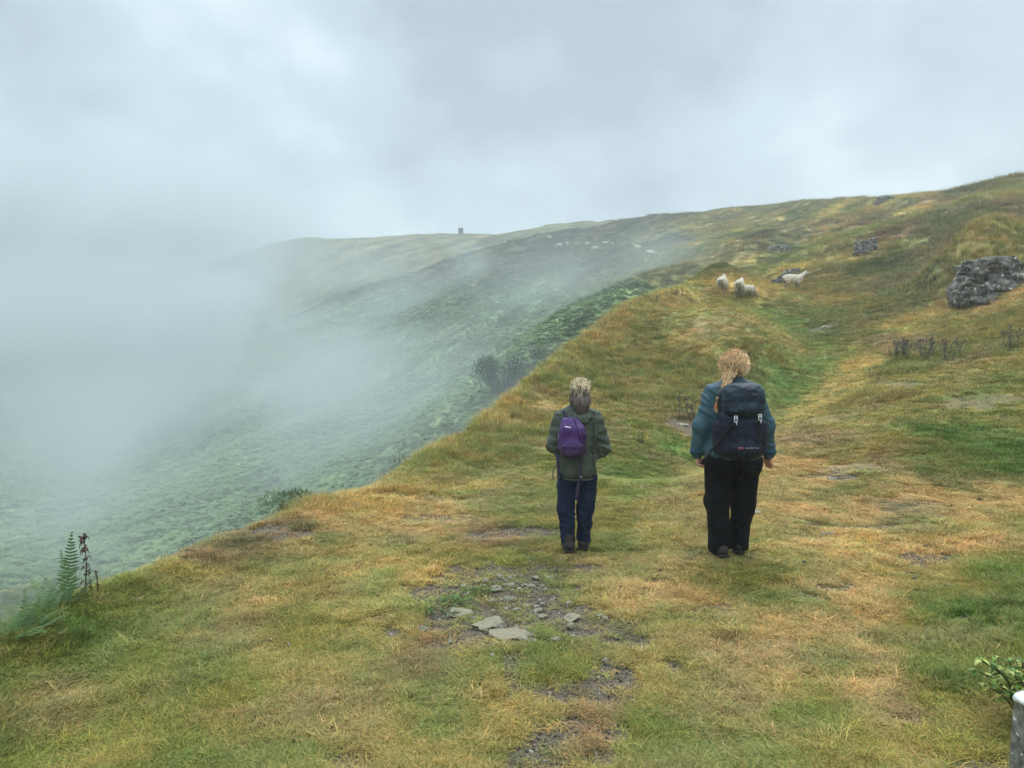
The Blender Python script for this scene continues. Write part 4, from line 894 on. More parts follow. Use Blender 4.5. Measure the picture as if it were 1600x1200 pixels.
        v, f = tube(crv([(sx * .17, .05, 1.30), (sx * .178, -.02, 1.20), (sx * .185, -.03, 1.12)]), .006, 6, .4); mesh_obj('side_strap', v, f, simple_mat('webbing_side', (.014, .014, .018), .8), B)
    v, f = tube(crv([(-.098, -.18, 1.135), (-.145, -.13, 1.06), (-.20, -.10, .975), (-.26, -.075, .90)]), .010, 8, .6, (0, -1, 0)); mesh_obj('compression_strap', v, f, simple_mat('black_webbing', (.01, .01, .012), .7), B)
    v, f = tube([(-.262, -.075, .898), (-.325, -.06, .795)], [.016, .017], 10, .8, (0, -1, 0)); mesh_obj('strap_end', v, f, simple_mat('black_rubber', (.012, .012, .014), .6), B)
    # mesh pocket bits on the right edge of the lid
    v, f = tube(crv([(.155, .02, 1.36), (.185, -.02, 1.345), (.180, -.03, 1.30), (.16, .0, 1.285)]), .009, 6, .5); mesh_obj('lid_toggle', v, f, simple_mat('olive_cord', (.16, .17, .13), .7), B)
    v, f = tube(crv([(.196, -.03, 1.12), (.205, -.03, 1.05), (.20, -.03, 1.0)]), .006, 6, .5); mesh_obj('pocket_piping', v, f, simple_mat('grey_piping', (.20, .21, .20), .7), B)
    # printed mark and lettering on the front pocket
    G = []
    for i in range(2):
        for hx in (-1, 1):
            cx = -.062 + i * .024; G.append(tube([(cx + hx * .0045, -.19, .930), (cx + hx * .0045, -.19, .948)], .0022, 5))
        G.append(tube([(-.066 + i * .024, -.19, .939), (-.058 + i * .024, -.19, .939)], .002, 5))
    mesh_obj('emblem', *join_geo(G), simple_mat('pink_print', (.60, .12, .17), .6), B)
    G = []; r2 = random.Random(3); x = -.022
    for i in range(13):
        h = r2.choice((.006, .006, .009)); x += .0085
        if i in (8, 10): continue
        G.append(tube([(x, -.19, .9365), (x, -.19, .9365 + h)], .0017, 5)); G.append(tube([(x, -.19, .9365 + (h if i % 2 else 0)), (x + .0045, -.19, .9365 + (h if i % 2 else 0))], .0015, 5)); G.append(tube([(x + .0045, -.19, .9365), (x + .0045, -.19, .9365 + .005)], .0015, 5))
    mesh_obj('lettering', *join_geo(G), simple_mat('grey_print', (.34, .28, .29), .6), B)
walker_tall()

# ------------------------------------------------------------------ shorter walker: grey-green puffy jacket, navy trousers, dark hair with blond top
def walker_short():
    p = pt(902, 864, 6.62); gz_ = ground_at(p.x, p.y)
    T = thing('person', (p.x, p.y, gz_ + .012), 'shorter person in a grey-green hooded jacket and navy trousers, dark hair with a blond topknot', 'person', 'people walking away along the ridge', 0)
    F = Field((-.34, -.2, .0), (.34, .34, 1.50), .0048)
    hx = .018
    F.ell((hx, .015, 1.385), (.070, .086, .10), .02); F.ell((hx, .045, 1.35), (.054, .056, .066), .03); F.cone((.01, .01, 1.22), (hx, .01, 1.31), .052, .048, .03)
    F.cone((hx, .100, 1.385), (hx, .113, 1.36), .008, .011, .012); F.ell((hx, .098, 1.333), (.022, .011, .006), .006); F.cone((hx, .08, 1.30), (hx, .088, 1.30), .018, .014, .02)
    for sx in (-1, 1): F.ell((hx + sx * .071, .015, 1.375), (.010, .017, .028), .008); F.ell((hx + sx * .028, .093, 1.39), (.012, .01, .008), .006, sub=True); F.ell((hx + sx * .028, .090, 1.39), (.010, .010, .010), .002)
    F.ell((0, 0, 1.04), (.155, .095, .22), .05); F.ell((0, 0, .78), (.15, .10, .15), .06)
    for sx in (-1, 1):
        F.cone((sx * .14, 0, 1.17), (sx * .225, -.0, .92), .048, .040, .03); F.cone((sx * .225, -.0, .92), (sx * .13, .20, .86), .038, .025, .02)
        F.cone((sx * .082, 0, .70), (sx * .08 , .0, .42), .076, .050, .04); F.cone((sx * .08, .0, .42), ((-.078 if sx < 0 else .060), (-.01 if sx < 0 else .03), .10), .046, .030, .02)
        hand(F, (sx * .13, .20, .86), (-sx * .9, .35, -.1), (0, .2, 1), .8, .9)
    v, f = F.mesh(); mesh_obj('body', v, f, SKIN, T)
    F = Field((-.24, -.2, -.01), (.24, .2, .86), .0065)
    F.ell((-.005, -.0, .69), (.158, .122, .12), .05)
    F.cone((-.085, -.005, .66), (-.095, .005, .36), .098, .082, .04); F.cone((-.095, .005, .36), (-.078, -.01, .10), .080, .066, .03)
    F.cone((.080, -.005, .66), (.070, .015, .36), .098, .082, .04); F.cone((.070, .015, .36), (.058, .03, .10), .080, .064, .03)
    F.ell((-.012, 0, .30), (.012, .3, .30), .02, sub=True); F.cut((0, 0, -1), -.075)
    F.disp(fold(.010, 9, 9, 6, 61)); F.disp(crease(.011, 8, 18, 63)); v, f = F.mesh(); mesh_obj('trousers', v, f, fabric('navy_trousers', (.011, .018, .042), .8, .3, .5, 18, .15), T)
    boot(T, -.082, -.02, R(8), .98); boot(T, .062, .045, R(-14), .98, .006)
    JM = fabric('grey_green_jacket', (.062, .072, .055), .7, .18, .5, 13, .2)
    F = Field((-.36, -.24, .60), (.36, .36, 1.36), .006)
    F.ell((0, 0, 1.0), (.190, .145, .28), .05); F.ell((-.005, .0, .80), (.175, .150, .17), .06); F.ell((-.003, .0, .70), (.176, .150, .10), .05); F.cone((-.10, 0, 1.185), (.10, 0, 1.185), .075, .075, .06); F.cone((-.03, 0, 1.23), (.04, 0, 1.23), .07, .07, .05)
    for sx, ex, ez in ((-1, .205, .94), (1, .222, .915)):
        F.cone((sx * .150, 0, 1.155), (sx * ex, -.015, ez), .082, .070, .05); F.cone((sx * ex, -.015, ez), (sx * .15, .19, .86), .068, .052, .03)
    # padded quilting on the sleeves
    F.disp(lambda x, y, z: np.where(np.abs(x) > .17, .0085 * (np.abs(np.sin(z * 38 + x * 6)) - .5) * -1, 0)); F.disp(fold(.007, 8, 8, 7, 71)); F.disp(crease(.012, 9, 17, 73)); F.cut((0, 0, -1), -.645)
    v, f = F.mesh(); J = mesh_obj('jacket', v, f, JM, T)
    v, f = tube(crv([(-.172, -.05, .655), (-.08, -.135, .648), (0, -.150, .647), (.08, -.135, .648), (.165, -.05, .655)]), .007, 6); mesh_obj('hem', v, f, JM, J)
    v, f = tube(crv([(.115, -.085, 1.20), (.130, -.115, 1.10), (.128, -.128, .98), (.122, -.135, .86), (.128, -.128, .76)]), .0035, 5); mesh_obj('seam', v, f, fabric('dark_seam', (.025, .03, .025)), J)
    F = Field((-.2, -.22, 1.08), (.2, .12, 1.32), .005)
    for a in np.linspace(0, 6.2832, 22)[:-1]:
        x, y = math.cos(a), math.sin(a); F.ell((.012 + x * .095, -.025 + y * .075, 1.215 - .030 * (y < 0) * -y + .012 * x), (.042, .038, .034), .03)
    F.ell((-.005, -.105, 1.165), (.088, .045, .042), .03); F.disp(fold(.012, 16, 16, 18, 77)); F.disp(fold(.006, 30, 30, 30, 78)); v, f = F.mesh(); mesh_obj('hood', v, f, JM, J)
    # hair
    r = random.Random(9); F = Field((-.14, -.16, 1.18), (.17, .16, 1.56), .005)
    F.ell((hx, .0, 1.395), (.086, .098, .10), .02); F.ell((hx - .002, -.04, 1.34), (.082, .064, .09), .03); F.cone((hx, -.05, 1.33), (hx + .005, -.06, 1.25), .078, .062, .03); F.cone((hx - .05, -.03, 1.30), (hx - .085, -.04, 1.235), .028, .014, .02)
    F.ell((hx, -.025, 1.482), (.060, .056, .048), .02); F.ell((hx - .02, -.05, 1.47), (.04, .035, .03), .015); F.ell((hx + .028, -.045, 1.485), (.035, .035, .03), .015)
    F.disp(lambda x, y, z: .012 * vn3(x * 42, y * 42, z * 14, 14) + .010 * vn3(x * 90, y * 90, z * 26, 16)); F.ell((hx, .09, 1.36), (.062, .075, .09), .01, sub=True)
    v, f = F.mesh(); H = mesh_obj('hair', v, f, simple_mat('dark_brown_hair', (.050, .036, .030), .5, .6, 90, .7, 130, .4, stretch=(1, 1, .12)), T)
    paths = []
    for i in range(520):
        a = r.uniform(3.0, 6.4); d = Vector((math.cos(a), math.sin(a), 0)); z0 = r.uniform(1.33, 1.45); z1 = z0 - r.uniform(.06, .16); pl = []
        for j in range(7):
            t = j / 6; z = z0 + (z1 - z0) * t; rd = .088 + .004 * math.sin(i + j) - .020 * sst(1.32, 1.24, z) ; pl.append(Vector((hx + d.x * rd * .98 + .004 * math.sin(j * 2 + i), -.015 + d.y * (rd + .008) - .02 * (z < 1.36), z)))
        paths.append(pl)
    v, f = strand_ribbons(paths, .0034); mesh_obj('long_strands', v, f, simple_mat('brown_strands', (.12, .09, .075), .45, .9, 110, spec=.5, stretch=(1, 1, .12)), H)
    paths = []
    for i in range(360):
        a0 = r.uniform(0, 6.283); e0 = r.uniform(.1, 1.5); da = r.gauss(0, 1.1); de = r.uniform(-1.5, -.2); R0 = r.uniform(.97, 1.22); pl = []; lo_ = r.random() < .3
        for j in range(8):
            t = j / 7; a = a0 + da * t; e = e0 + de * t; k = R0 * (1 + .12 * math.sin(i + j * 1.3))
            q = Vector((hx, -.028, 1.478)) + Vector((math.cos(a) * math.cos(e) * .066, math.sin(a) * math.cos(e) * .062, math.sin(e) * .054)) * k
            if lo_: q += Vector((math.cos(a) * .014, -.026 * t, -(.03 + .07 * (i % 7) / 6) * t * t))
            pl.append(q)
        paths.append(pl)
    v, f = strand_ribbons(paths, .0042); mesh_obj('topknot', v, f, simple_mat('blond_strands', (.66, .52, .33), .5, .8, 90, spec=.4, stretch=(1, 1, .4)), H)
    # purple daypack worn on one shoulder
    B = thing('daypack', (p.x - .068, p.y - .16, gz_ + .012), 'small purple daypack with a white tag hanging on the back of the grey-green jacket', 'backpack')
    PM = fabric('purple_packcloth', (.060, .018, .115), .5, .15, .45, 13, .35); DM = fabric('dark_purple_packcloth', (.032, .014, .055), .55, .15, .4, 15, .35)
    F = Field((-.18, -.16, .80), (.18, .10, 1.24), .005)
    F.box((.002, -.02, 1.02), (.110, .070, .125), .055, .03); F.ell((-.012, -.008, 1.13), (.088, .060, .075), .03); F.ell((.0, -.035, .93), (.10, .07, .07), .04)
    F.disp(fold(.010, 9, 9, 8, 81)); F.disp(lambda x, y, z: .010 * (np.abs(x - .055 + .25 * (z - 1.05)) < .0035)); v, f = F.mesh(); mesh_obj('main_compartment', v, f, PM, B)
    F = Field((-.18, -.18, .80), (.18, .10, 1.08), .005); F.box((.002, -.05, .925), (.098, .055, .062), .04, .02); F.ell((0, -.045, .885), (.085, .055, .035), .03); F.disp(fold(.007, 11, 11, 11, 83)); v, f = F.mesh(); mesh_obj('front_pocket', v, f, DM, B)
    F = Field((.0, -.14, .82), (.2, .10, 1.16), .005); F.box((.095, -.02, .985), (.030, .055, .10), .025, .02); F.disp(fold(.007, 13, 13, 11, 85)); v, f = F.mesh(); mesh_obj('side_pocket', v, f, DM, B)
    F = Field((-.09, -.14, 1.08), (.02, -.04, 1.16), .003); F.box((-.038, -.087, 1.122), (.027, .007, .0048), .003, 0, Matrix.Rotation(R(9), 3, 'Y')); v, f = F.mesh(); mesh_obj('tag', v, f, simple_mat('white_tag', (.78, .74, .80), .5, .05), B)
    WM = simple_mat('purple_webbing', (.035, .030, .055), .75)
    for pts_, w_, nm in (([(-.108, .02, .95), (-.125, .02, .88), (-.118, -.02, .80), (-.112, -.03, .66)], .013, 'hip_strap'), ([(-.11, -.03, .80), (-.155, -.05, .76), (-.165, -.05, .70), (-.158, -.04, .66)], .004, 'strap_loop'),
                       ([(.075, -.03, .93), (.078, -.04, .84), (.072, -.045, .70), (.055, -.04, .60), (.040, -.035, .48)], .015, 'hip_strap'), ([(-.03, -.02, 1.19), (-.06, .06, 1.24), (-.07, .14, 1.22), (-.06, .28, 1.10), (-.08, .30, .95)], .020, 'shoulder_strap'),
                       ([(.06, .0, 1.15), (.11, .05, 1.20), (.13, .12, 1.21), (.14, .27, 1.10), (.12, .30, .95)], .020, 'shoulder_strap')):
        v, f = tube(crv(pts_), w_, 8, .22 if w_ > .005 else 1, (0, -1, 0) if 'hip' in nm else (1, 0, 0)); mesh_obj(nm, v, f, WM, B)
    v, f = tube([(.066, -.060, .69), (.090, -.060, .685)], .005, 6); mesh_obj('strap_slider', v, f, simple_mat('grey_slider', (.30, .28, .33), .5), B)
    v, f = tube(crv([(-.108, -.03, 1.06), (-.116, -.03, 1.04), (-.112, -.03, 1.0)]), .004, 6); mesh_obj('zip_pull', v, f, simple_mat('lilac_cord', (.45, .38, .52), .5), B)
walker_short()
# ------------------------------------------------------------------ sheep
def wool_mat():
    m, nt, b = new_mat('sheep_coat'); N = nt.nodes.new; L = nt.links.new
    a = N('ShaderNodeAttribute'); a.attribute_name = 'coat'; tc = N('ShaderNodeTexCoord'); n = N('ShaderNodeTexNoise'); n.inputs['Scale'].default_value = 14; n.inputs['Detail'].default_value = 5; L(tc.outputs['Object'], n.inputs[0])
    mr = N('ShaderNodeMapRange'); L(n.outputs[0], mr.inputs[0]); mr.inputs[1].default_value = .3; mr.inputs[2].default_value = .7; mr.inputs[3].default_value = .8; mr.inputs[4].default_value = 1.15
    s = N('ShaderNodeVectorMath'); s.operation = 'SCALE'; L(a.outputs['Color'], s.inputs[0]); L(mr.outputs[0], s.inputs['Scale']); L(s.outputs[0], b.inputs['Base Color']); b.inputs['Roughness'].default_value = .95; b.inputs['Specular IOR Level'].default_value = .1
    bp = N('ShaderNodeBump'); bp.inputs['Strength'].default_value = .8; bp.inputs['Distance'].default_value = .03; L(n.outputs[0], bp.inputs['Height']); L(bp.outputs[0], b.inputs['Normal']); return m
WOOL = wool_mat()
def sheep_mesh(pose, h=.017, seed=0):
    """faces +x, stands about .70 m at the back"""
    F = Field((-.85, -.34, -.03), (1.0, .34, 1.05), h)
    F.ell((.0, 0, .50), (.44, .19, .205), .06); F.ell((.28, 0, .49), (.20, .165, .20), .08); F.ell((-.26, 0, .51), (.23, .195, .205), .08); F.ell((.02, 0, .60), (.34, .14, .11), .06)
    if pose == 'stand': nk, hd, nose = (.56, 0, .74), (.66, 0, .83), (.80, 0, .775)
    elif pose == 'look': nk, hd, nose = (.52, .05, .76), (.58, .10, .86), (.68, .19, .81)
    else: nk, hd, nose = (.58, 0, .36), (.70, 0, .20), (.80, .02, .075)
    F.cone((.32, 0, .56), nk, .145, .085, .07); F.cone(nk, hd, .08, .062, .04); F.cone(hd, nose, .064, .036, .02)
    H = Vector(hd); N_ = (Vector(nose) - H).normalized(); S_ = N_.cross(Vector((0, 0, 1))); S_ = S_.normalized() if S_.length > .1 else Vector((0, 1, 0)); U_ = S_.cross(N_)
    for s in (-1, 1):
        e0 = H - N_ * .03 + S_ * .05 * s + U_ * .025; F.cone(e0, e0 + S_ * .085 * s - N_ * .03 + U_ * .0, .017, .010, .008)
    for sy in (-1, 1):
        sw = .03 * sy * (1 if seed % 2 else -1)
        F.cone((.27, sy * .10, .40), (.26 + sw, sy * .105, .24), .072, .036, .04); F.cone((.26 + sw, sy * .105, .24), (.27 + sw * 1.6, sy * .105, .03), .031, .021, .01); F.cone((.27 + sw * 1.6, sy * .105, .025), (.295 + sw * 1.6, sy * .105, .008), .025, .024, .01)
        F.cone((-.26, sy * .11, .44), (-.22 - sw, sy * .12, .30), .105, .055, .05); F.cone((-.22 - sw, sy * .12, .30), (-.34 - sw, sy * .115, .20), .048, .030, .02); F.cone((-.34 - sw, sy * .115, .20), (-.30 - sw, sy * .115, .03), .027, .021, .01); F.cone((-.30 - sw, sy * .115, .025), (-.275 - sw, sy * .115, .008), .025, .024, .01)
    F.cone((-.44, 0, .58), (-.50, .0, .36), .032, .026, .03)
    F.disp(lambda x, y, z: np.where(z > .30, .022 * vn3(x * 13, y * 13, z * 13, seed) + .016 * vn3(x * 30, y * 30, z * 30, seed + 2), 0))
    v, f = F.mesh()
    wool = np.array((.56, .49, .37)); face = np.array((.56, .50, .40)); dirt = np.array((.22, .17, .12))
    c = np.tile(wool, (len(v), 1)); leg = (v[:, 2] < .27) & (np.abs(v[:, 0]) < .5) if pose != 'graze' else (v[:, 2] < .27) & (v[:, 0] < .42)
    c[leg] = np.array((.24, .20, .16)); hv = np.linalg.norm(v - np.array(hd), axis=1) < .14; c[hv] = face
    nz = np.linalg.norm(v - np.array(nose), axis=1) < .042; c[nz] = (.12, .10, .09)
    rump = (v[:, 0] < -.36) & (np.abs(v[:, 1]) < .10) & (v[:, 2] < .55) & (v[:, 2] > .25); c[rump] = dirt
    bel = (v[:, 2] < .34) & (v[:, 2] > .27); c[bel] *= .75
    me = bpy.data.meshes.new('sheep'); me.from_pydata([tuple(q) for q in v], [], [tuple(q) for q in f]); me.update(); me.polygons.foreach_set('use_smooth', np.ones(len(me.polygons), bool))
    a = me.attributes.new('coat', 'FLOAT_COLOR', 'POINT'); cc = np.ones((len(v), 4), np.float32); cc[:, :3] = c; a.data.foreach_set('color', cc.ravel()); me.materials.append(WOOL); return me
SH = {('stand', 0): sheep_mesh('stand', seed=0), ('look', 1): sheep_mesh('look', seed=1), ('graze', 2): sheep_mesh('graze', seed=2), ('stand', 3): sheep_mesh('stand', seed=3), ('graze', 5): sheep_mesh('graze', seed=5)}
NEAR = 'sheep on the grassy shoulder near the path'; FAR = 'distant sheep scattered on the misty hillside'
SHEEP = [  # picture point at the feet, pose, heading (deg, 0 = facing right, 90 = facing away), size, label, group
 (1129, 458, ('look', 1), 62, 1.08, 'cream sheep standing alone with its rump towards the viewer and head raised', NEAR),
 (1156, 463, ('stand', 3), 66, 1.08, 'cream sheep with dirty rump towards the viewer and a smaller sheep against its right side', NEAR),
 (1168, 464, ('graze', 2), 20, .80, 'small sheep tucked against the right flank of the sheep seen from behind', NEAR),
 (1238, 453, ('stand', 0), 8, 1.12, 'cream sheep in profile facing right beside the grey boulders', NEAR),
 (1016, 402, ('graze', 2), 20, 1.08, 'lowest of the far-off white sheep, grazing side-on right of the others', FAR),
 (996, 392, ('stand', 0), 200, 1.02, 'far-off white sheep just above and left of the lowest grazing one', FAR),
 (930, 392, ('graze', 5), 170, 1.05, 'far-off white sheep below and left of a close pair on the hillside', FAR),
 (945, 384, ('stand', 3), 10, 1.0, 'brighter far-off sheep of the close pair on the hillside', FAR),
 (957, 385, ('graze', 2), 60, .9, 'duller greyish sheep at the right of the close pair on the hillside', FAR),
 (917, 384, ('graze', 5), 20, .9, 'faint grey sheep between the white pair in mist and the close pair', FAR),
 (886, 385, ('stand', 0), 70, 1.05, 'right one of two white sheep where the mist thickens', FAR),
 (874, 387, ('graze', 2), 190, 1.1, 'left one of two white sheep where the mist thickens', FAR),
 (858, 374, ('graze', 5), 15, 1.0, 'faintest sheep, highest and farthest left, nearly lost in mist', FAR),
]
for px, py, k, hd, s, lab, g in SHEEP:
    q = hit(px, py, 20); o = bpy.data.objects.new('sheep', SH[k]); COL.objects.link(o); o.location = (q.x, q.y, q.z - .015); o.rotation_euler = (0, 0, R(hd)); s = s * (1.12 if g == FAR else 1); o.scale = (s, s, s); tag(o, lab, 'sheep', g)
# ------------------------------------------------------------------ stone
def rock_mat(name, dark, light, lich=.5, lc=(.62, .62, .55), scale=3.0, moss=None):
    m, nt, b = new_mat(name); N = nt.nodes.new; L = nt.links.new
    g = N('ShaderNodeTexCoord'); P = g.outputs['Object']
    def nz(s, d=6, r=.6):
        n = N('ShaderNodeTexNoise'); n.inputs['Scale'].default_value = s; n.inputs['Detail'].default_value = d; n.inputs['Roughness'].default_value = r; L(P, n.inputs[0]); return n
    a = nz(scale); cr = N('ShaderNodeValToRGB'); L(a.outputs[0], cr.inputs[0]); e = cr.color_ramp.elements; e[0].position = .35; e[0].color = (*dark, 1); e[1].position = .68; e[1].color = (*light, 1)
    c = nz(scale * 1.7, 4, .5); mr = N('ShaderNodeMapRange'); L(c.outputs[0], mr.inputs[0]); mr.inputs[1].default_value = 1 - lich * .80; mr.inputs[2].default_value = 1 - lich * .80 + .04
    mx = N('ShaderNodeMix'); mx.data_type = 'RGBA'; L(mr.outputs[0], mx.inputs[0]); L(cr.outputs[0], mx.inputs[6]); mx.inputs[7].default_value = (*lc, 1)
    src = mx.outputs[2]
    if moss:
        geo = N('ShaderNodeNewGeometry'); sp = N('ShaderNodeSeparateXYZ'); L(geo.outputs['Normal'], sp.inputs[0]); ad = N('ShaderNodeMath'); ad.operation = 'ADD'; L(sp.outputs[2], ad.inputs[0]); L(nz(scale * 1.2).outputs[0], ad.inputs[1])
        m2 = N('ShaderNodeMapRange'); L(ad.outputs[0], m2.inputs[0]); m2.inputs[1].default_value = 1.27; m2.inputs[2].default_value = 1.44; my = N('ShaderNodeMix'); my.data_type = 'RGBA'; L(m2.outputs[0], my.inputs[0]); L(src, my.inputs[6]); my.inputs[7].default_value = (*moss, 1); src = my.outputs[2]
    L(src, b.inputs['Base Color']); b.inputs['Roughness'].default_value = .9; b.inputs['Specular IOR Level'].default_value = .25
    d = nz(scale * 6, 8, .7); bp = N('ShaderNodeBump'); bp.inputs['Strength'].default_value = .8; bp.inputs['Distance'].default_value = .25 / scale; L(d.outputs[0], bp.inputs['Height']); L(bp.outputs[0], b.inputs['Normal']); return m
LIME = rock_mat('pale_path_stone', (.24, .21, .16), (.56, .52, .42), .44, (.66, .62, .52), 16, (.33, .29, .19))
CRAG = rock_mat('crag_stone', (.034, .031, .029), (.27, .245, .215), .46, (.62, .62, .54), 4.0, (.13, .125, .055))
CRAG2 = rock_mat('hazy_crag_stone', (.07, .07, .072), (.22, .21, .20), .47, (.50, .50, .45), 1.6, (.13, .13, .06))
def rock_mesh(name, seed, sub=3, flat=.5, mat=LIME, cuts=9, jag=.12):
    bm = bmesh.new(); bmesh.ops.create_icosphere(bm, subdivisions=sub, radius=1); r = random.Random(seed)
    pl = [(Vector((r.gauss(0, 1), r.gauss(0, 1), r.gauss(0, .6))).normalized(), r.uniform(.42, .80)) for _ in range(cuts)]; off = Vector((seed * 3.1, seed * 1.7, 0))
    for v in bm.verts:
        p = v.co.copy()
        for n, d in pl:
            e = p.dot(n) - d
            if e > 0: p -= n * e * .93
        p += v.co * (mnoise.noise(p * 2.2 + off) * jag + mnoise.noise(p * 6 + off) * jag * .5 + mnoise.noise(p * 14 + off) * jag * .25)
        p.z *= flat; v.co = p
    me = bpy.data.meshes.new(name); bm.to_mesh(me); bm.free(); me.materials.append(mat); return me
def place_rock(px, py, me, sx, sy, sz, label, name='stone', cat='stone', group=None, rz=0, sink=.5, tilt=0, d0=1.5):
    q = hit(px, py, d0); o = bpy.data.objects.new(name, me); COL.objects.link(o); o.location = (q.x, q.y, q.z + sz * (1 - 2 * sink) * .5); o.rotation_euler = (tilt, 0, rz); o.scale = (sx, sy, sz)
    return tag(o, label, cat, group)
RM = [rock_mesh('stone', 20 + k, 4, 1.0, LIME, 16, .16) for k in range(6)]
ST = 'stones bedded in the worn soil patch'
place_rock(724, 957, RM[0], .12, .13, .045, 'pale buff slab with two dark holes, left edge of the worn soil patch', group=ST, rz=.3, sink=.62)
place_rock(767, 972, RM[1], .09, .17, .045, 'pale tilted slab in the middle of the worn soil patch', group=ST, rz=-.7, sink=.6)
place_rock(805, 990, RM[2], .175, .13, .045, 'broadest flat grey slab, half buried, at the near side of the worn soil patch', group=ST, rz=-.35, sink=.66)
place_rock(779, 979, RM[3], .075, .06, .035, 'chunky pale stone touching the upper left corner of the broadest slab', group=ST, rz=.5)
place_rock(795, 938, RM[4], .075, .03, .025, 'bright lilac-white sliver of stone across the middle of the soil patch', group=ST, rz=.15)
place_rock(799, 915, RM[5], .065, .05, .03, 'long pale stone, largest in the cobbles of the eroded hollow', group=ST, rz=.1)
place_rock(890, 966, RM[1], .075, .07, .035, 'white stone right of the soil patch with a dark flat one below', group=ST, rz=1.0)
place_rock(892, 979, RM[3], .045, .04, .025, 'grey flat stone just below the white stone right of the soil patch', group=ST, rz=.2)
place_rock(868, 1000, RM[5], .07, .06, .03, 'buff stone in grass right of the broadest slab', group=ST, rz=.4)
place_rock(660, 986, RM[4], .06, .03, .03, 'narrow pale stone lying slantwise left of the soil patch', group=ST, rz=-.6)
place_rock(849, 963, RM[2], .04, .035, .02, 'small cream stone between the slabs and the white stone', group=ST)
place_rock(860, 903, RM[0], .045, .03, .022, 'cream stone at the right rim of the eroded hollow', group=ST)
place_rock(731, 928, RM[5], .05, .03, .02, 'white forked stone at the left rim of the eroded hollow', group=ST, rz=.8)
place_rock(946, 1033, RM[3], .032, .03, .02, 'small white stone on the dark soil scrape lower right of the slabs', group=ST)
place_rock(1291, 836, RM[4], .11, .035, .03, 'long white stone lying in dry grass right of the person in teal', rz=.05)
place_rock(1318, 840, RM[3], .05, .02, .016, 'thin white stone just beyond the end of the long white stone', rz=-.2)
place_rock(1176, 803, RM[1], .075, .08, .06, 'white-topped stone just right of the black trousers', rz=.5)
place_rock(215, 937, RM[2], .045, .04, .025, 'blue-grey stone on the left rim near the seed stalks', rz=.5)
place_rock(472, 1107, RM[3], .032, .03, .016, 'small blue-grey stone lying on open turf in the lower left', rz=.4)
place_rock(1068, 664, RM[0], .20, .12, .05, 'brown weathered stone at the edge of the trodden grass behind the walkers', rz=.3)
place_rock(1083, 667, RM[4], .04, .035, .03, 'white stone beside the brown stone behind the walkers')
place_rock(1287, 512, RM[1], .22, .18, .09, 'white stone among brown scrape beside the green path', rz=.4)
place_rock(1262, 553, RM[2], .14, .1, .05, 'small white stone on the green path')
place_rock(1296, 559, RM[5], .24, .12, .06, 'flat white stone right of the green path', rz=.2)
place_rock(1466, 729, RM[3], .035, .03, .035, 'tiny white stone in lush grass on the right slope')
place_rock(1300, 749, RM[4], .09, .04, .025, 'white stone in the worn patch on the right flat')
place_rock(1384, 722, RM[5], .05, .03, .02, 'small pale stone at the foot of the right slope')
place_rock(1264, 695, RM[4], .10, .03, .02, 'thin cream stone at the start of the right slope', rz=.3)
place_rock(1004, 712, RM[5], .06, .03, .03, 'white stone in grass between the two walkers')
place_rock(583, 806, RM[0], .09, .05, .03, 'white stone near the brown edge of the drop on the left')
place_rock(556, 791, RM[4], .08, .04, .03, 'pale stone close to the dark bush at the edge of the drop')
place_rock(540, 886, RM[2], .05, .035, .02, 'pale stone in short grass left of the eroded hollow')
place_rock(692, 778, RM[3], .05, .03, .02, 'pale chip on orange grass above the brown patch')
DK = rock_mesh('stone', 52, 3, 1, simple_mat('dark_earth_clod', (.045, .035, .032), .95, .4, 20, .6, 60))
for i, (a, b, s, l) in enumerate([(1423, 898, .05, 'upper of two dark clods beside pale stalks on the right'), (1430, 906, .045, 'lower of two dark clods beside pale stalks on the right'), (1257, 881, .06, 'dark droppings clod on dry turf below the long white stone'),
                                (1480, 917, .04, 'dark clod at the border of dry and lush grass'), (1530, 782, .06, 'dark clod on orange turf near the right edge'), (1445, 855, .05, 'small dark clod on straw turf above the two dark clods'), (1310, 1052, .03, 'dark clod on reddish turf in the lower right')]):
    place_rock(a, b, DK, s, s * .7, s * .45, l, 'soil_clod', 'clod', 'dark clods lying on the turf', rz=i)
# cobbles in the hollow and chips round about
r = random.Random(12)
for i in range(84):
    if i < 42: px, py, s = r.gauss(795, 28), r.gauss(913, 10), r.uniform(.010, .032); lab, g = 'small pale cobble among many in the eroded hollow', 'cobbles in the eroded hollow'
    else: px, py, s = r.gauss(820, 75), r.gauss(972, 24), r.uniform(.008, .030); lab, g = 'pale stone chip strewn around the flat slabs', 'stone chips around the slabs'
    place_rock(px, py, RM[i % 6], s * 1.3, s, s * .6, lab, 'cobble' if i < 42 else 'stone_chip', 'stone', g, rz=r.uniform(0, 6), sink=.35)

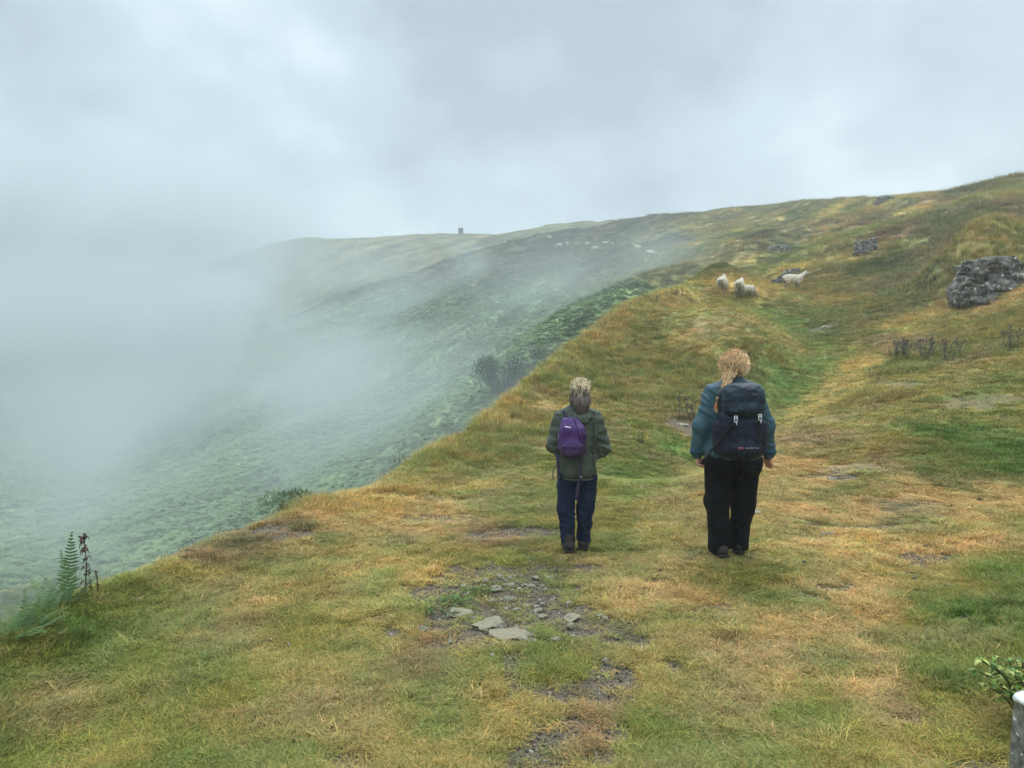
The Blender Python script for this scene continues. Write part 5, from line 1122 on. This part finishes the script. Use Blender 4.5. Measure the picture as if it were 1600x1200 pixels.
def crag(name, px, py, Y0, size, seed, mat, label, h=.05, strata=True, turn=0.0, sink=.3, lobes=6, cat='rock', push=.25):
    """an outcrop: overlapping fractured blocks, one solid"""
    w, dpt, ht = size; r = random.Random(seed); F = Field((-w * .75, -dpt * .8, -ht * .6), (w * .75, dpt * .8, ht * 1.15), h)
    for i in range(lobes * 5):
        lv = r.random(); cz = lv * .78 * ht; wd = (1 - .45 * lv ** 2); cx = r.uniform(-.40, .40) * w * wd; cy = (.30 * lv - .26 + r.uniform(-.06, .10)) * dpt
        F.box((cx, cy, cz), (w * r.uniform(.06, .17), dpt * r.uniform(.10, .24), ht * r.uniform(.05, .13)), .012 * ht, .006 * ht, Matrix.Rotation(r.uniform(-.25, .25), 3, 'Z') @ Matrix.Rotation(r.uniform(-.10, .10) - .08, 3, 'Y'))
    F.ell((0, .15 * dpt, .22 * ht), (w * .44, dpt * .34, ht * .50), .02 * ht)
    def dd(x, y, z):
        q_ = .05 / h
        a = vn3(x * 2.2 * q_, y * 2.2 * q_, z * 4 * q_, seed); b_ = vn3(x * 7 * q_, y * 7 * q_, z * 11 * q_, seed + 1); c_ = vn3(x * 15 * q_, y * 15 * q_, z * 15 * q_, seed + 2)
        crk = (np.abs(vn3(x * 1.6 * q_ + z * .8, y * 1.6 * q_, z * .7 * q_, seed + 12)) < .03) | (np.abs(vn3(x * .7 * q_, y * .9 * q_, z * 4.2 * q_ + x * .4, seed + 14)) < .035)
        return .08 * ht * a + .05 * ht * b_ + .035 * ht * c_ + .055 * ht * crk
    F.disp(dd); v, f = F.mesh()
    q = hit(px, py, Y0); o = mesh_obj(name, v, f, mat, smooth=False); k_ = (q.y + dpt * push) / q.y; o.location = (q.x * k_, q.y * k_, q.z - ht * sink); o.rotation_euler = (0, 0, turn); return tag(o, label, cat)
crag('rock_outcrop', 1548, 476, 18, (3.0, 2.4, 2.3), 3, CRAG, 'largest dark rock outcrop with white lichen, set in the right slope', .045, turn=.15, sink=.06, lobes=11, push=.52)
crag('rock_outcrop', 1353, 402, 24, (1.6, 1.6, 1.5), 5, CRAG, 'smaller grey outcrop halfway up the right slope', .05, turn=-.3, sink=.05, push=.5)
crag('rock_outcrop', 1219, 397, 30, (2.9, 1.8, 1.2), 8, CRAG2, 'low hazy grey crag on the slope above the boulders', .07, turn=.1, sink=.1, push=.5)
crag('boulder', 1216, 444, 24, (.85, .7, .62), 11, CRAG2, 'grey boulder just left of the sheep in profile', .03, sink=.1, lobes=3)
crag('boulder', 1238, 432, 24, (1.5, .9, .75), 13, CRAG, 'dark boulder with white lichened top behind the sheep in profile', .035, turn=.3, sink=.1, lobes=4)
crag('rock_outcrop', 1386, 315, 60, (3.0, 1.6, 1.0), 17, CRAG2, 'pale grey rocks on the skyline of the right slope', .08, sink=.2, cat='rock')
# viewpoint cairn on the far ridge
def far_cairn():
    q = hit(720, 366, 150); d = q.y; s = d / F
    c = thing('stone_cairn', (q.x, q.y, q.z - .3), 'square stone cairn block with white topping, alone on the far misty ridge', 'cairn')
    F_ = Field((-1.2, -1.2, -.4), (1.2, 1.2, 2.6), .06); w = 3.8 * s; h = 8.0 * s + .3
    F_.box((0, 0, h / 2), (w, w, h / 2 + .2), .08, 0); F_.disp(lambda x, y, z: .12 * vn3(x * 4, y * 4, z * 4, 5)); v, f = F_.mesh(); mesh_obj('base', v, f, CRAG2, c, False)
    F_ = Field((-.9, -.9, 1.0), (.9, .9, 4.4), .05); F_.box((-w * .45, 0, h + .45), (.16, .2, .50), .06, 0); F_.ell((w * .35, 0, h + .25), (.32, .26, .24), .1); F_.cone((w * .1, 0, h + .3), (w * .15, 0, h + .9), .13, .06, .05); v, f = F_.mesh(); mesh_obj('top_stones', v, f, simple_mat('white_stone', (.55, .57, .58), .9), c, False)
far_cairn()
# post at the near right corner
def post():
    x, y = 1.66, 2.42; z = ground_at(x, y); top = pt(1580, 1083, y).z; F_ = Field((-.14, -.12, -.12), (.16, .12, top - z + .1), .006); h = top - z
    F_.box((.055, 0, h / 2 - .05), (.062, .055, h / 2 + .05), .02, 0, Matrix.Rotation(R(3), 3, 'Y')); F_.disp(lambda x, y, z: .012 * vn3(x * 26, y * 26, z * 4, 3) + .010 * vn3(x * 60, y * 60, z * 16, 6)); v, f = F_.mesh()
    m = rock_mat('weathered_post', (.075, .07, .06), (.33, .31, .26), .47, (.66, .67, .60), 20); px = pt(1580, 1083, y).x
    o = mesh_obj('post', v, f, m); o.location = (px + .030, y, z - .012); tag(o, 'lichen-spotted grey weathered post in the bottom right corner', 'post')
    F_ = Field((-.14, -.12, h - .08), (.16, .12, h + .08), .005); F_.ell((.028, -.01, h - .006), (.05, .045, .018), .01); F_.disp(lambda x, y, z: .010 * vn3(x * 60, y * 60, z * 40, 8)); v, f = F_.mesh(); mesh_obj('lichen_cap', v, f, simple_mat('white_lichen', (.56, .57, .53), .9, .1, 30, .5, 90), o)
post()
# ------------------------------------------------------------------ individual plants
def plant_mat(name, trans=.3):
    m, nt, b = new_mat(name); N = nt.nodes.new; L = nt.links.new; g = N('ShaderNodeAttribute'); g.attribute_name = 'shade'; L(g.outputs['Color'], b.inputs['Base Color']); b.inputs['Roughness'].default_value = .6; b.inputs['Specular IOR Level'].default_value = .3
    t = N('ShaderNodeBsdfTranslucent'); L(g.outputs['Color'], t.inputs[0]); mx = N('ShaderNodeMixShader'); mx.inputs[0].default_value = trans; out = nt.nodes['Material Output']; L(b.outputs[0], mx.inputs[1]); L(t.outputs[0], mx.inputs[2]); L(mx.outputs[0], out.inputs[0]); return m
PLANT = plant_mat('leaf')
class G:
    def __init__(s): s.V, s.F, s.S = [], [], []
    def add(s, v, f, c):
        o = len(s.V); s.V += [tuple(q) for q in v]; s.F += [tuple(i + o for i in q) for q in f]; s.S += [c] * len(v)
    def leaf(s, p, d, ln, w, c, up=(0, 0, 1), bend=.2):
        p = Vector(p); d = Vector(d).normalized(); sd = d.cross(Vector(up)); sd = sd.normalized() if sd.length > .05 else Vector((1, 0, 0)); n = sd.cross(d)
        v = [p, p + d * ln * .35 + sd * w + n * w * .3, p + d * ln * .35 - sd * w + n * w * .3, p + d * ln * .75 + sd * w * .6 - n * bend * ln * .3, p + d * ln * .75 - sd * w * .6 - n * bend * ln * .3, p + d * ln - n * bend * ln, p + d * ln * .4, p + d * ln * .75 - n * bend * ln * .35]
        s.add(v, [(0, 1, 6), (0, 6, 2), (1, 3, 7, 6), (6, 7, 4, 2), (3, 5, 7), (7, 5, 4)], c)
    def mesh(s, name):
        return lib_obj(name, s.V, s.F, s.S, PLANT)
def obj_of(name, me, loc, label=None, cat=None, group=None, parent=None, rz=0, sc=1):
    o = bpy.data.objects.new(name, me); COL.objects.link(o); o.location = loc; o.rotation_euler = (0, 0, rz); o.scale = (sc, sc, sc)
    if parent is not None: o.parent = parent
    return tag(o, label, cat, group)
def jit(c, r, v=.25): k = r.uniform(1 - v, 1 + v); return tuple(q * k for q in c)
# fern fronds at the left edge
def fern(px, py, Y, fr, label):
    p = pt(px, py, Y - .12); z = ground_at(p.x, p.y) + .02; g = G(); r = random.Random(px)
    for az, ln, el, dr, w in fr + [(a_ + 23, l_ * .8, e_ - 9, d_ + .2, w_ * .9) for a_, l_, e_, d_, w_ in fr]: fern_leaf(g.V, g.F, g.S, (r.uniform(-.02, .02), r.uniform(-.02, .02), 0), R(az), ln * 1.2, R(el), dr, w * r.uniform(.8, 1.1), 22, jit((.085, .150, .045), r, .25), r, .32)
    obj_of('fern', g.mesh('fern'), (p.x, p.y, z - .01), label, 'fern', 'ferns on the left rim')
fern(100, 941, 4.9, [(120, .24, 50, .6, .05), (80, .2, 70, .4, .04), (170, .18, 35, .7, .04), (30, .18, 50, .7, .04)], 'small crowded fern fronds at the foot of the upright frond')
fern(62, 962, 4.7, [(150, .25, 48, .8, .05), (110, .22, 66, .5, .045), (70, .2, 50, .7, .045), (190, .2, 30, .7, .04)], 'small fern midway between the two spreading ferns on the rim')
fern(28, 985, 4.4, [(140, .22, 52, .8, .05), (90, .25, 70, .5, .045), (50, .2, 42, .7, .045)], 'fern with three fronds beside the leftmost dark fern')
fern(108, 938, 4.95, [(100, .40, 86, .12, .075), (60, .22, 55, .6, .05), (150, .20, 60, .5, .05), (200, .16, 40, .6, .04)], 'tall upright green fern frond beside the brown seed stalk')
fern(90, 948, 4.85, [(170, .30, 55, .9, .06), (140, .26, 62, .7, .055), (190, .22, 35, .8, .05), (100, .2, 60, .7, .05)], 'fern with fronds arching left, just left of the upright frond')
fern(45, 975, 4.5, [(160, .26, 62, .7, .05), (100, .28, 75, .4, .05), (60, .2, 50, .8, .05), (200, .2, 40, .8, .05), (20, .18, 40, .6, .04)], 'low spreading fern at the rim between the picture edge and the tall fern')
fern(12, 1000, 4.3, [(170, .24, 50, .8, .05), (110, .26, 70, .5, .05), (60, .2, 45, .8, .05), (20, .2, 40, .7, .05)], 'leftmost dark fern, cut by the picture edge')
# seed stalks of dock / thistle
def seed_stalk(px, py, Y, h, label, seed, name='seed_stalk', col=(.10, .045, .035), heads=9, green=.35, cat='weed', grp='brown seed stalks on the left rim', thick=.005):
    p = pt(px, py, Y); z = ground_at(p.x, p.y); r = random.Random(seed); g = G(); pts = [Vector((h * .08 * math.sin(t * 2.2 + seed) * t, 0, t * h)) for t in np.linspace(0, 1, 9)]
    T = thing(name, (p.x, p.y, z - .01), label, cat, grp)
    v, f = tube(pts, [thick * (1 - .5 * i / 8) for i in range(9)], 5); g.add(v, f, jit(col, r)); obj_of('stem', g.mesh('stem'), (0, 0, 0), parent=T)
    g = G()
    for i in range(48):
        t = r.uniform(.02, .98); q = pts[int(t * 8)].lerp(pts[min(8, int(t * 8) + 1)], t * 8 % 1); a = r.uniform(0, 6.28); d = Vector((math.cos(a), math.sin(a), r.uniform(-.5, .6))); c = jit((.07, .11, .04) if r.random() < green else col, r, .4)
        g.leaf(q, d, h * r.uniform(.05, .13), h * .02, c, bend=.9)
    obj_of('leaves', g.mesh('leaves'), (0, 0, 0), parent=T)
    g = G()
    for i in range(heads * 2):
        t = 1 - .13 * r.random() if r.random() < .6 else 1 - .6 * r.random(); q = pts[int(min(t, .999) * 8)].lerp(pts[min(8, int(t * 8) + 1)], min(t, .999) * 8 % 1); a = r.uniform(0, 6.28); d = Vector((math.cos(a), math.sin(a) * .6, r.uniform(.3, 1))).normalized(); e = q + d * h * r.uniform(.015, .075)
        v, f = tube([q, e], thick * .4, 4); g.add(v, f, jit(col, r))
        bm = bmesh.new(); bmesh.ops.create_icosphere(bm, subdivisions=1, radius=h * .013)
        vs = [Vector((v_.co.x, v_.co.y, v_.co.z * 1.3)) * r.uniform(.8, 1.3) + e for v_ in bm.verts]; fs = [[v_.index for v_ in f_.verts] for f_ in bm.faces]; bm.free(); g.add(vs, fs, jit((.07, .035, .04), r, .4))
        for k in range(6):
            a = r.uniform(0, 6.28); g.leaf(e, (math.cos(a), math.sin(a), r.uniform(-.6, 1)), h * .04, h * .005, jit(col, r, .4))
    obj_of('seed_heads', g.mesh('seed_heads'), (0, 0, 0), parent=T)
seed_stalk(132, 940, 4.95, .46, 'tallest brown seed stalk standing on the left rim', 1, heads=13)
seed_stalk(153, 930, 5.05, .20, 'short brown seed stalk right of the tallest one', 2, heads=7)
seed_stalk(144, 934, 5.05, .13, 'smallest brown stalk between the tall and the short seed stalks', 3, heads=3)
# thistles: one mesh family, copied
def thistle_lib(seed, dark):
    r = random.Random(seed); g = G(); c0 = (.14, .145, .085) if dark else (.16, .165, .09)
    for s in range(r.choice((2, 3, 4))):
        h = r.uniform(.30, .6); lx = r.uniform(-.12, .12); ly = r.uniform(-.1, .1); pts = [Vector((lx * t, ly * t, t * h)) for t in np.linspace(0, 1, 5)]; v, f = tube(pts, .005, 4); g.add(v, f, jit(c0, r))
        for i in range(26):
            t = r.uniform(.05, .95); a = r.uniform(0, 6.28); g.leaf((lx * t, ly * t, t * h), (math.cos(a), math.sin(a), r.uniform(-.1, .8)), .09 * (1.1 - .5 * t), .012, jit(c0, r, .35), bend=.3)
        for i in range(4):
            e = Vector((lx + r.gauss(0, .03), ly + r.gauss(0, .03), h + r.uniform(-.05, .03))); bm = bmesh.new(); bmesh.ops.create_icosphere(bm, subdivisions=1, radius=.017); vs = [v_.co * r.uniform(.8, 1.3) + e for v_ in bm.verts]; fs = [[v_.index for v_ in f_.verts] for f_ in bm.faces]; bm.free(); g.add(vs, fs, jit((.09, .06, .075) if r.random() < .5 else (.10, .08, .05), r))
    return g.mesh('thistle')
TH = [thistle_lib(400 + k, k < 3) for k in range(5)]
def thistles(spots, label, group, sc=(.8, 1.2), seed=0, first=None):
    r = random.Random(seed)
    for i, (a, b, y0) in enumerate(spots):
        q = hit(a, b, y0); obj_of('thistle', TH[r.randrange(5)], q - Vector((0, 0, .02)), (first[i] if first else label), 'thistle', group, rz=r.uniform(0, 6), sc=r.uniform(*sc))
r = random.Random(77)
thistles([(r.uniform(1392, 1505), r.uniform(552, 566), 12) for _ in range(26)], 'one of the dark thistles crowded in the patch on the right slope', 'thistle patch on the right slope', (.7, 1.15), 1)
thistles([(r.uniform(1560, 1600), r.uniform(535, 548), 12) for _ in range(7)], 'pale thistle in the group near the right picture edge, above the hummock', 'thistles near the right picture edge', (.7, 1.0), 2)
thistles([(1362, 592, 12), (1372, 598, 12)], '', 'reddish weeds on the right slope', (.55, .8), 3, ['left of two small reddish weeds below the thistle patch', 'right of two small reddish weeds below the thistle patch'])
thistles([(1024 + 8 * k_ + r.uniform(-2, 2), 472 - 2.6 * k_ + r.uniform(0, 4), 20) for k_ in range(6)], 'thin thistle on the crest left of the standing sheep', 'thistles on the mound crest', (.55, .9), 4)
thistles([(1062, 655, 10), (1070, 657, 10), (1078, 655, 10), (1086, 658, 10)], 'dark weed in the clump beside the brown stone behind the walkers', 'dark weeds beside the brown stone', (.75, 1.0), 5)
thistles([(998, 690, 8), (1003, 693, 8)], '', 'small weeds between the walkers', (.45, .6), 6, ['left of two small weeds in the grass between the walkers', 'right of two small weeds in the grass between the walkers'])
thistles([(945, 512, 20), (982, 490, 20), (1000, 483, 20)], '', 'lone thistles along the mound edge', (.5, .7), 7, ['lowest lone thistle on the golden mound edge', 'middle lone thistle on the golden mound edge', 'uppermost lone thistle on the golden mound edge'])
# dark spiky bushes along the drop
def bush(px, py, Y, w, h, d, label, seed, col=(.045, .06, .03), n=900, twig=.12, dz=0.0, grp=None, lean=0):
    p = pt(px, py, Y); z = ground_at(p.x, p.y) + dz; r = random.Random(seed); T = thing('bush', (p.x, p.y, z - .05), label, 'bush', grp)
    g = G(); tips = []
    cl = [(Vector((r.uniform(-.42, .42) * w, r.uniform(-.35, .35) * d, r.uniform(.25, .78) * h)), r.uniform(.14, .26)) for _ in range(9)]
    for c, s in cl:
        for k in range(3):
            a = Vector((c.x * .3 + r.gauss(0, .02) * w, c.y * .3, 0)); e = c + Vector((r.gauss(0, .5), r.gauss(0, .5), r.uniform(0, 1))) * s * h; v, f = tube(crv([a, a.lerp(e, .5) + Vector((r.gauss(0, .04), r.gauss(0, .04), .03)) * w, e], 3), [.02 * h] * 2 + [.014 * h] * 2 + [.006 * h] * 3, 4); g.add(v, f, jit((.07, .055, .045), r))
    obj_of('branches', g.mesh('branches'), (0, 0, 0), parent=T)
    g = G()
    for i in range(n):
        c, s = r.choice(cl); dd = Vector((r.gauss(0, 1), r.gauss(0, 1), r.gauss(0, .8))).normalized() * r.uniform(.3, 1) ** .5
        q = c + Vector((dd.x * s * w * 1.1, dd.y * s * d * 1.1, dd.z * s * h * 1.2)); q.z = max(q.z, .02); o = (dd + Vector((0, 0, .5))).normalized() + Vector((r.gauss(0, .4), r.gauss(0, .4), r.gauss(0, .3)))
        g.leaf(q, o, h * r.uniform(.5, 1.3) * twig, h * .016, jit(col, r, .5), bend=.2)
    obj_of('foliage', g.mesh('foliage'), (0, 0, 0), parent=T)
bush(492, 806, 8.6, 1.05, .34, .8, 'wide dark green bush at the rim of the drop, left of the brown grass', 1, (.085, .125, .055), 2600, .17, grp='bushes along the drop')
bush(430, 824, 8.2, .5, .26, .5, 'low dark bush at the left foot of the wide dark bush', 2, (.085, .12, .055), 900, .2, grp='bushes along the drop')
bush(536, 785, 9.6, .45, .28, .4, 'small dark bush at the right foot of the wide dark bush', 5, (.09, .125, .06), 700, .2, grp='bushes along the drop')
bush(645, 735, 11.4, .75, .48, .6, 'twiggy grey-green bush leaning over the drop midway along the edge', 3, (.08, .10, .06), 700, .14, grp='bushes along the drop')
bush(700, 694, 14.2, .9, .75, .8, 'dark twiggy bush rising behind the golden grass edge', 4, (.075, .09, .055), 1100, .12, grp='bushes along the drop', dz=.1)
bush(785, 622, 46, 3.0, 2.6, 2.4, 'largest rounded dark bush, standing in the bracken of the valley', 6, (.075, .095, .065), 2600, .10, grp='bushes along the drop')
bush(845, 574, 50, 3.0, 1.2, 2, 'low dark bush right of the rounded bush in the bracken', 7, (.09, .12, .07), 1200, .12, grp='bushes along the drop')
bush(720, 655, 42, 2.2, 1.2, 2, 'dark bush in the bracken just above the twiggy one', 8, (.08, .11, .065), 1000, .12, grp='bushes along the drop')
# leafy elder shoot at the right edge
def leafy():
    p = pt(1602, 1058, 3.35); z = ground_at(p.x, p.y); r = random.Random(4); T = thing('leafy_shrub', (p.x, p.y, z), 'bright yellow-green leafy shrub above the post at the right edge', 'shrub')
    g = G(); l = G()
    for i in range(34):
        a = r.uniform(0, 6.283); e = Vector((math.cos(a) * r.uniform(.04, .25), math.sin(a) * r.uniform(.04, .18), r.uniform(.08, .33))); c = crv([(0, 0, -.02), Vector((e.x * .4, e.y * .4, e.z * .7)), e], 4); v, f = tube(c, .004, 4); g.add(v, f, (.12, .13, .05))
        for q in c[3:]:
            for k in range(2):
                b = r.uniform(0, 6.283); yl = r.random(); col = (.42, .44, .12) if yl < .5 else ((.16, .26, .045) if yl < .75 else (.08, .16, .03)); l.leaf(q, (math.cos(b), math.sin(b), r.uniform(-.3, .4)), r.uniform(.030, .055), r.uniform(.009, .015), jit(col, r), bend=.35)
    obj_of('stems', g.mesh('stems'), (0, 0, 0), parent=T); obj_of('leaves', l.mesh('leaves'), (0, 0, 0), parent=T)
leafy()
# small dark-leaved weed among the stones
def rosette(px, py, s, label, n=60, col=(.06, .11, .045)):
    q = hit(px, py); r = random.Random(px); g = G()
    for i in range(n):
        a = r.uniform(0, 6.283); rr = s * r.random() ** .6; p = Vector((math.cos(a) * rr, math.sin(a) * rr * .7, .005)); g.leaf(p, (math.cos(a) + r.gauss(0, .5), math.sin(a) + r.gauss(0, .5), r.uniform(.3, 1.2)), s * r.uniform(.2, .4), s * .06, jit(col, r, .35), bend=.3)
    obj_of('weed', g.mesh('weed'), q, label, 'weed', 'low weeds round the soil patch')
rosette(688, 958, .12, 'grey-green low weed left of the pale buff slab')
rosette(712, 941, .12, 'bright green grass tuft above the pale buff slab', 90, (.09, .17, .03))
rosette(745, 925, .11, 'green weed between the soil scrape and the cobbles', 70, (.08, .13, .03))
rosette(833, 990, .07, 'small green weed at the upper edge of the broadest slab', 40, (.08, .14, .03))
rosette(1345, 1000, .08, 'bright green sprig on dry turf in the lower right', 40, (.09, .18, .05))
# pale seeding grass stalks standing above the turf: too many to count
def stalks():
    g = []; r = random.Random(31); meshes = []
    for k in range(4):
        q = G()
        for s in range(3):
            lx, ly = r.gauss(0, .12), r.gauss(0, .12); x0, y0 = r.gauss(0, .03), r.gauss(0, .03); pts = [Vector((x0 + lx * t * t, y0 + ly * t * t, t)) for t in np.linspace(0, 1, 5)]; v, f = tube(pts, [.010, .008, .007, .014, .006], 3); q.add(v, f, (1, 1, 1))
        meshes.append(lib_obj('seeding_stalk', q.V, q.F, q.S))
    P, S, C = [], [], []
    def zone(n, x0, x1, y0, y1, d0, h0, h1, th=1.0):
        for i in range(n):
            h = hit(r.uniform(x0, x1), r.uniform(y0, y1), d0); hh = r.uniform(h0, h1); P.append(h); w = .25 * th * (.25 + h.y * .018); S.append((w, w, hh)); k = r.uniform(.8, 1.2); C.append((.42 * k, .34 * k, .17 * k))
    zone(110, 960, 1210, 560, 660, 10, .25, .50); zone(90, 700, 900, 600, 720, 9, .2, .42); zone(80, 1380, 1480, 440, 500, 20, .4, .8); zone(40, 1260, 1320, 415, 440, 25, .5, .9); zone(60, 900, 1060, 480, 560, 18, .25, .5)
    zone(110, 1250, 1600, 560, 700, 9, .1, .28); zone(60, 0, 300, 900, 1000, 3, .06, .16, .5); zone(90, 0, 1600, 1000, 1190, 2.4, .04, .11, .35); zone(60, 1300, 1600, 860, 1000, 3, .05, .14, .5); zone(50, 560, 720, 700, 790, 7, .12, .3); zone(120, 1200, 1600, 330, 470, 25, .35, .8)
    zone(25, 180, 260, 880, 925, 4, .12, .22, .4); zone(20, 1420, 1450, 890, 920, 3, .10, .16, .4)
    n = len(P); P = np.array([tuple(p) for p in P]); rg = np.random.default_rng(3)
    gn_scatter('seeding_grass', P, np.stack([rg.normal(0, .15, n), rg.normal(0, .15, n), rg.uniform(0, 6.28, n)], 1), np.array(S), rg.integers(0, 4, n), np.array(C), meshes)
stalks()
# ------------------------------------------------------------------ thin haze over everything
def box_verts(x0, x1, y0, y1, z0, z1):
    v = [(x, y, z) for x in (x0, x1) for y in (y0, y1) for z in (z0, z1)]
    return v, [(0, 1, 3, 2), (4, 6, 7, 5), (0, 4, 5, 1), (2, 3, 7, 6), (0, 2, 6, 4), (1, 5, 7, 3)]
def volume_mat(name, col, dens, aniso=.25):
    m = bpy.data.materials.new(name); m.use_nodes = True; nt = m.node_tree; nt.nodes.clear()
    o = nt.nodes.new('ShaderNodeOutputMaterial'); v = nt.nodes.new('ShaderNodeVolumePrincipled'); nt.links.new(v.outputs[0], o.inputs['Volume'])
    v.inputs['Color'].default_value = col; v.inputs['Density'].default_value = dens; v.inputs['Anisotropy'].default_value = aniso
    return m, nt, v
zmin = float(gz.min()) - 1.0; zmax = float(gz.max()) + 1.5
v, f = box_verts(-470, 470, -470, 470, zmin, zmax)
hz = mesh_obj('haze', v, f, volume_mat('haze_air', (.80, .85, .88, 1), HAZE)[0], smooth=False); tag(hz, kind='stuff')

# ------------------------------------------------------------------ bank of mist drifting up out of the valley
LOBES = [  # picture point, distance, radii (m), density
 (150, 550, 125, 75, 45, 20, .038), (400, 520, 135, 36, 40, 13, .034), (650, 440, 150, 22, 30, 11, .026), (60, 380, 190, 80, 60, 34, .036), (270, 340, 240, 55, 50, 28, .018),
 (180, 760, 66, 34, 28, 8, .016), (640, 600, 88, 24, 34, 9, .026), (920, 440, 100, 22, 34, 8, .018), (280, 660, 95, 46, 36, 9, .034), (-150, 900, 45, 26, 22, 8, .024),
 (430, 350, 300, 75, 60, 24, .010), (440, 420, 190, 36, 30, 11, .020), (520, 690, 50, 36, 34, 9, .022), (300, 810, 40, 30, 26, 8, .018), (850, 510, 74, 18, 28, 8, .020), (960, 470, 76, 15, 26, 8, .026)]
def make_mist():
    ps = [(pt(a, b, c), rx, ry, rz, d) for a, b, c, rx, ry, rz, d in LOBES]
    x0 = min(p.x - rx for p, rx, ry, rz, d in ps); x1 = max(p.x + rx for p, rx, ry, rz, d in ps)
    y0 = min(p.y - ry for p, rx, ry, rz, d in ps); y1 = max(p.y + ry for p, rx, ry, rz, d in ps)
    z0 = min(p.z - rz for p, rx, ry, rz, d in ps); z1 = max(p.z + rz for p, rx, ry, rz, d in ps)
    y0 = max(y0, 16)
    v, f = box_verts(max(x0, -260), x1, y0, y1, max(z0, zmin + .2), min(z1, zmax - .2))
    m, nt, pv = volume_mat('mist_bank', (.61, .665, .675, 1), 0.0, .2); N = nt.nodes.new; L = nt.links.new
    tc = N('ShaderNodeTexCoord'); P = tc.outputs['Object']
    nz = N('ShaderNodeTexNoise'); nz.inputs['Scale'].default_value = .036; nz.inputs['Detail'].default_value = 3.5; nz.inputs['Distortion'].default_value = .5; nz.inputs['Roughness'].default_value = .55; L(P, nz.inputs[0])
    tot = None
    for p, rx, ry, rz, d in ps:
        su = N('ShaderNodeVectorMath'); su.operation = 'SUBTRACT'; L(P, su.inputs[0]); su.inputs[1].default_value = p
        dv = N('ShaderNodeVectorMath'); dv.operation = 'DIVIDE'; L(su.outputs[0], dv.inputs[0]); dv.inputs[1].default_value = (rx, ry, rz)
        dt = N('ShaderNodeVectorMath'); dt.operation = 'DOT_PRODUCT'; L(dv.outputs[0], dt.inputs[0]); L(dv.outputs[0], dt.inputs[1])
        mr = N('ShaderNodeMapRange'); mr.interpolation_type = 'SMOOTHSTEP'; L(dt.outputs['Value'], mr.inputs[0]); mr.inputs[1].default_value = 0; mr.inputs[2].default_value = 1.0
        mr.inputs[3].default_value = d * MIST; mr.inputs[4].default_value = 0
        if tot is None: tot = mr.outputs[0]
        else:
            ad = N('ShaderNodeMath'); ad.operation = 'ADD'; L(tot, ad.inputs[0]); L(mr.outputs[0], ad.inputs[1]); tot = ad.outputs[0]
    nr = N('ShaderNodeMapRange'); L(nz.outputs[0], nr.inputs[0]); nr.inputs[1].default_value = .40; nr.inputs[2].default_value = .64; nr.inputs[3].default_value = .10; nr.inputs[4].default_value = 1.9
    mu = N('ShaderNodeMath'); mu.operation = 'MULTIPLY'; L(tot, mu.inputs[0]); L(nr.outputs[0], mu.inputs[1]); L(mu.outputs[0], pv.inputs['Density'])
    m.cycles.volume_step_rate = 1.5
    o = mesh_obj('mist', v, f, m, smooth=False); tag(o, kind='stuff')
if MIST > 0: make_mist()
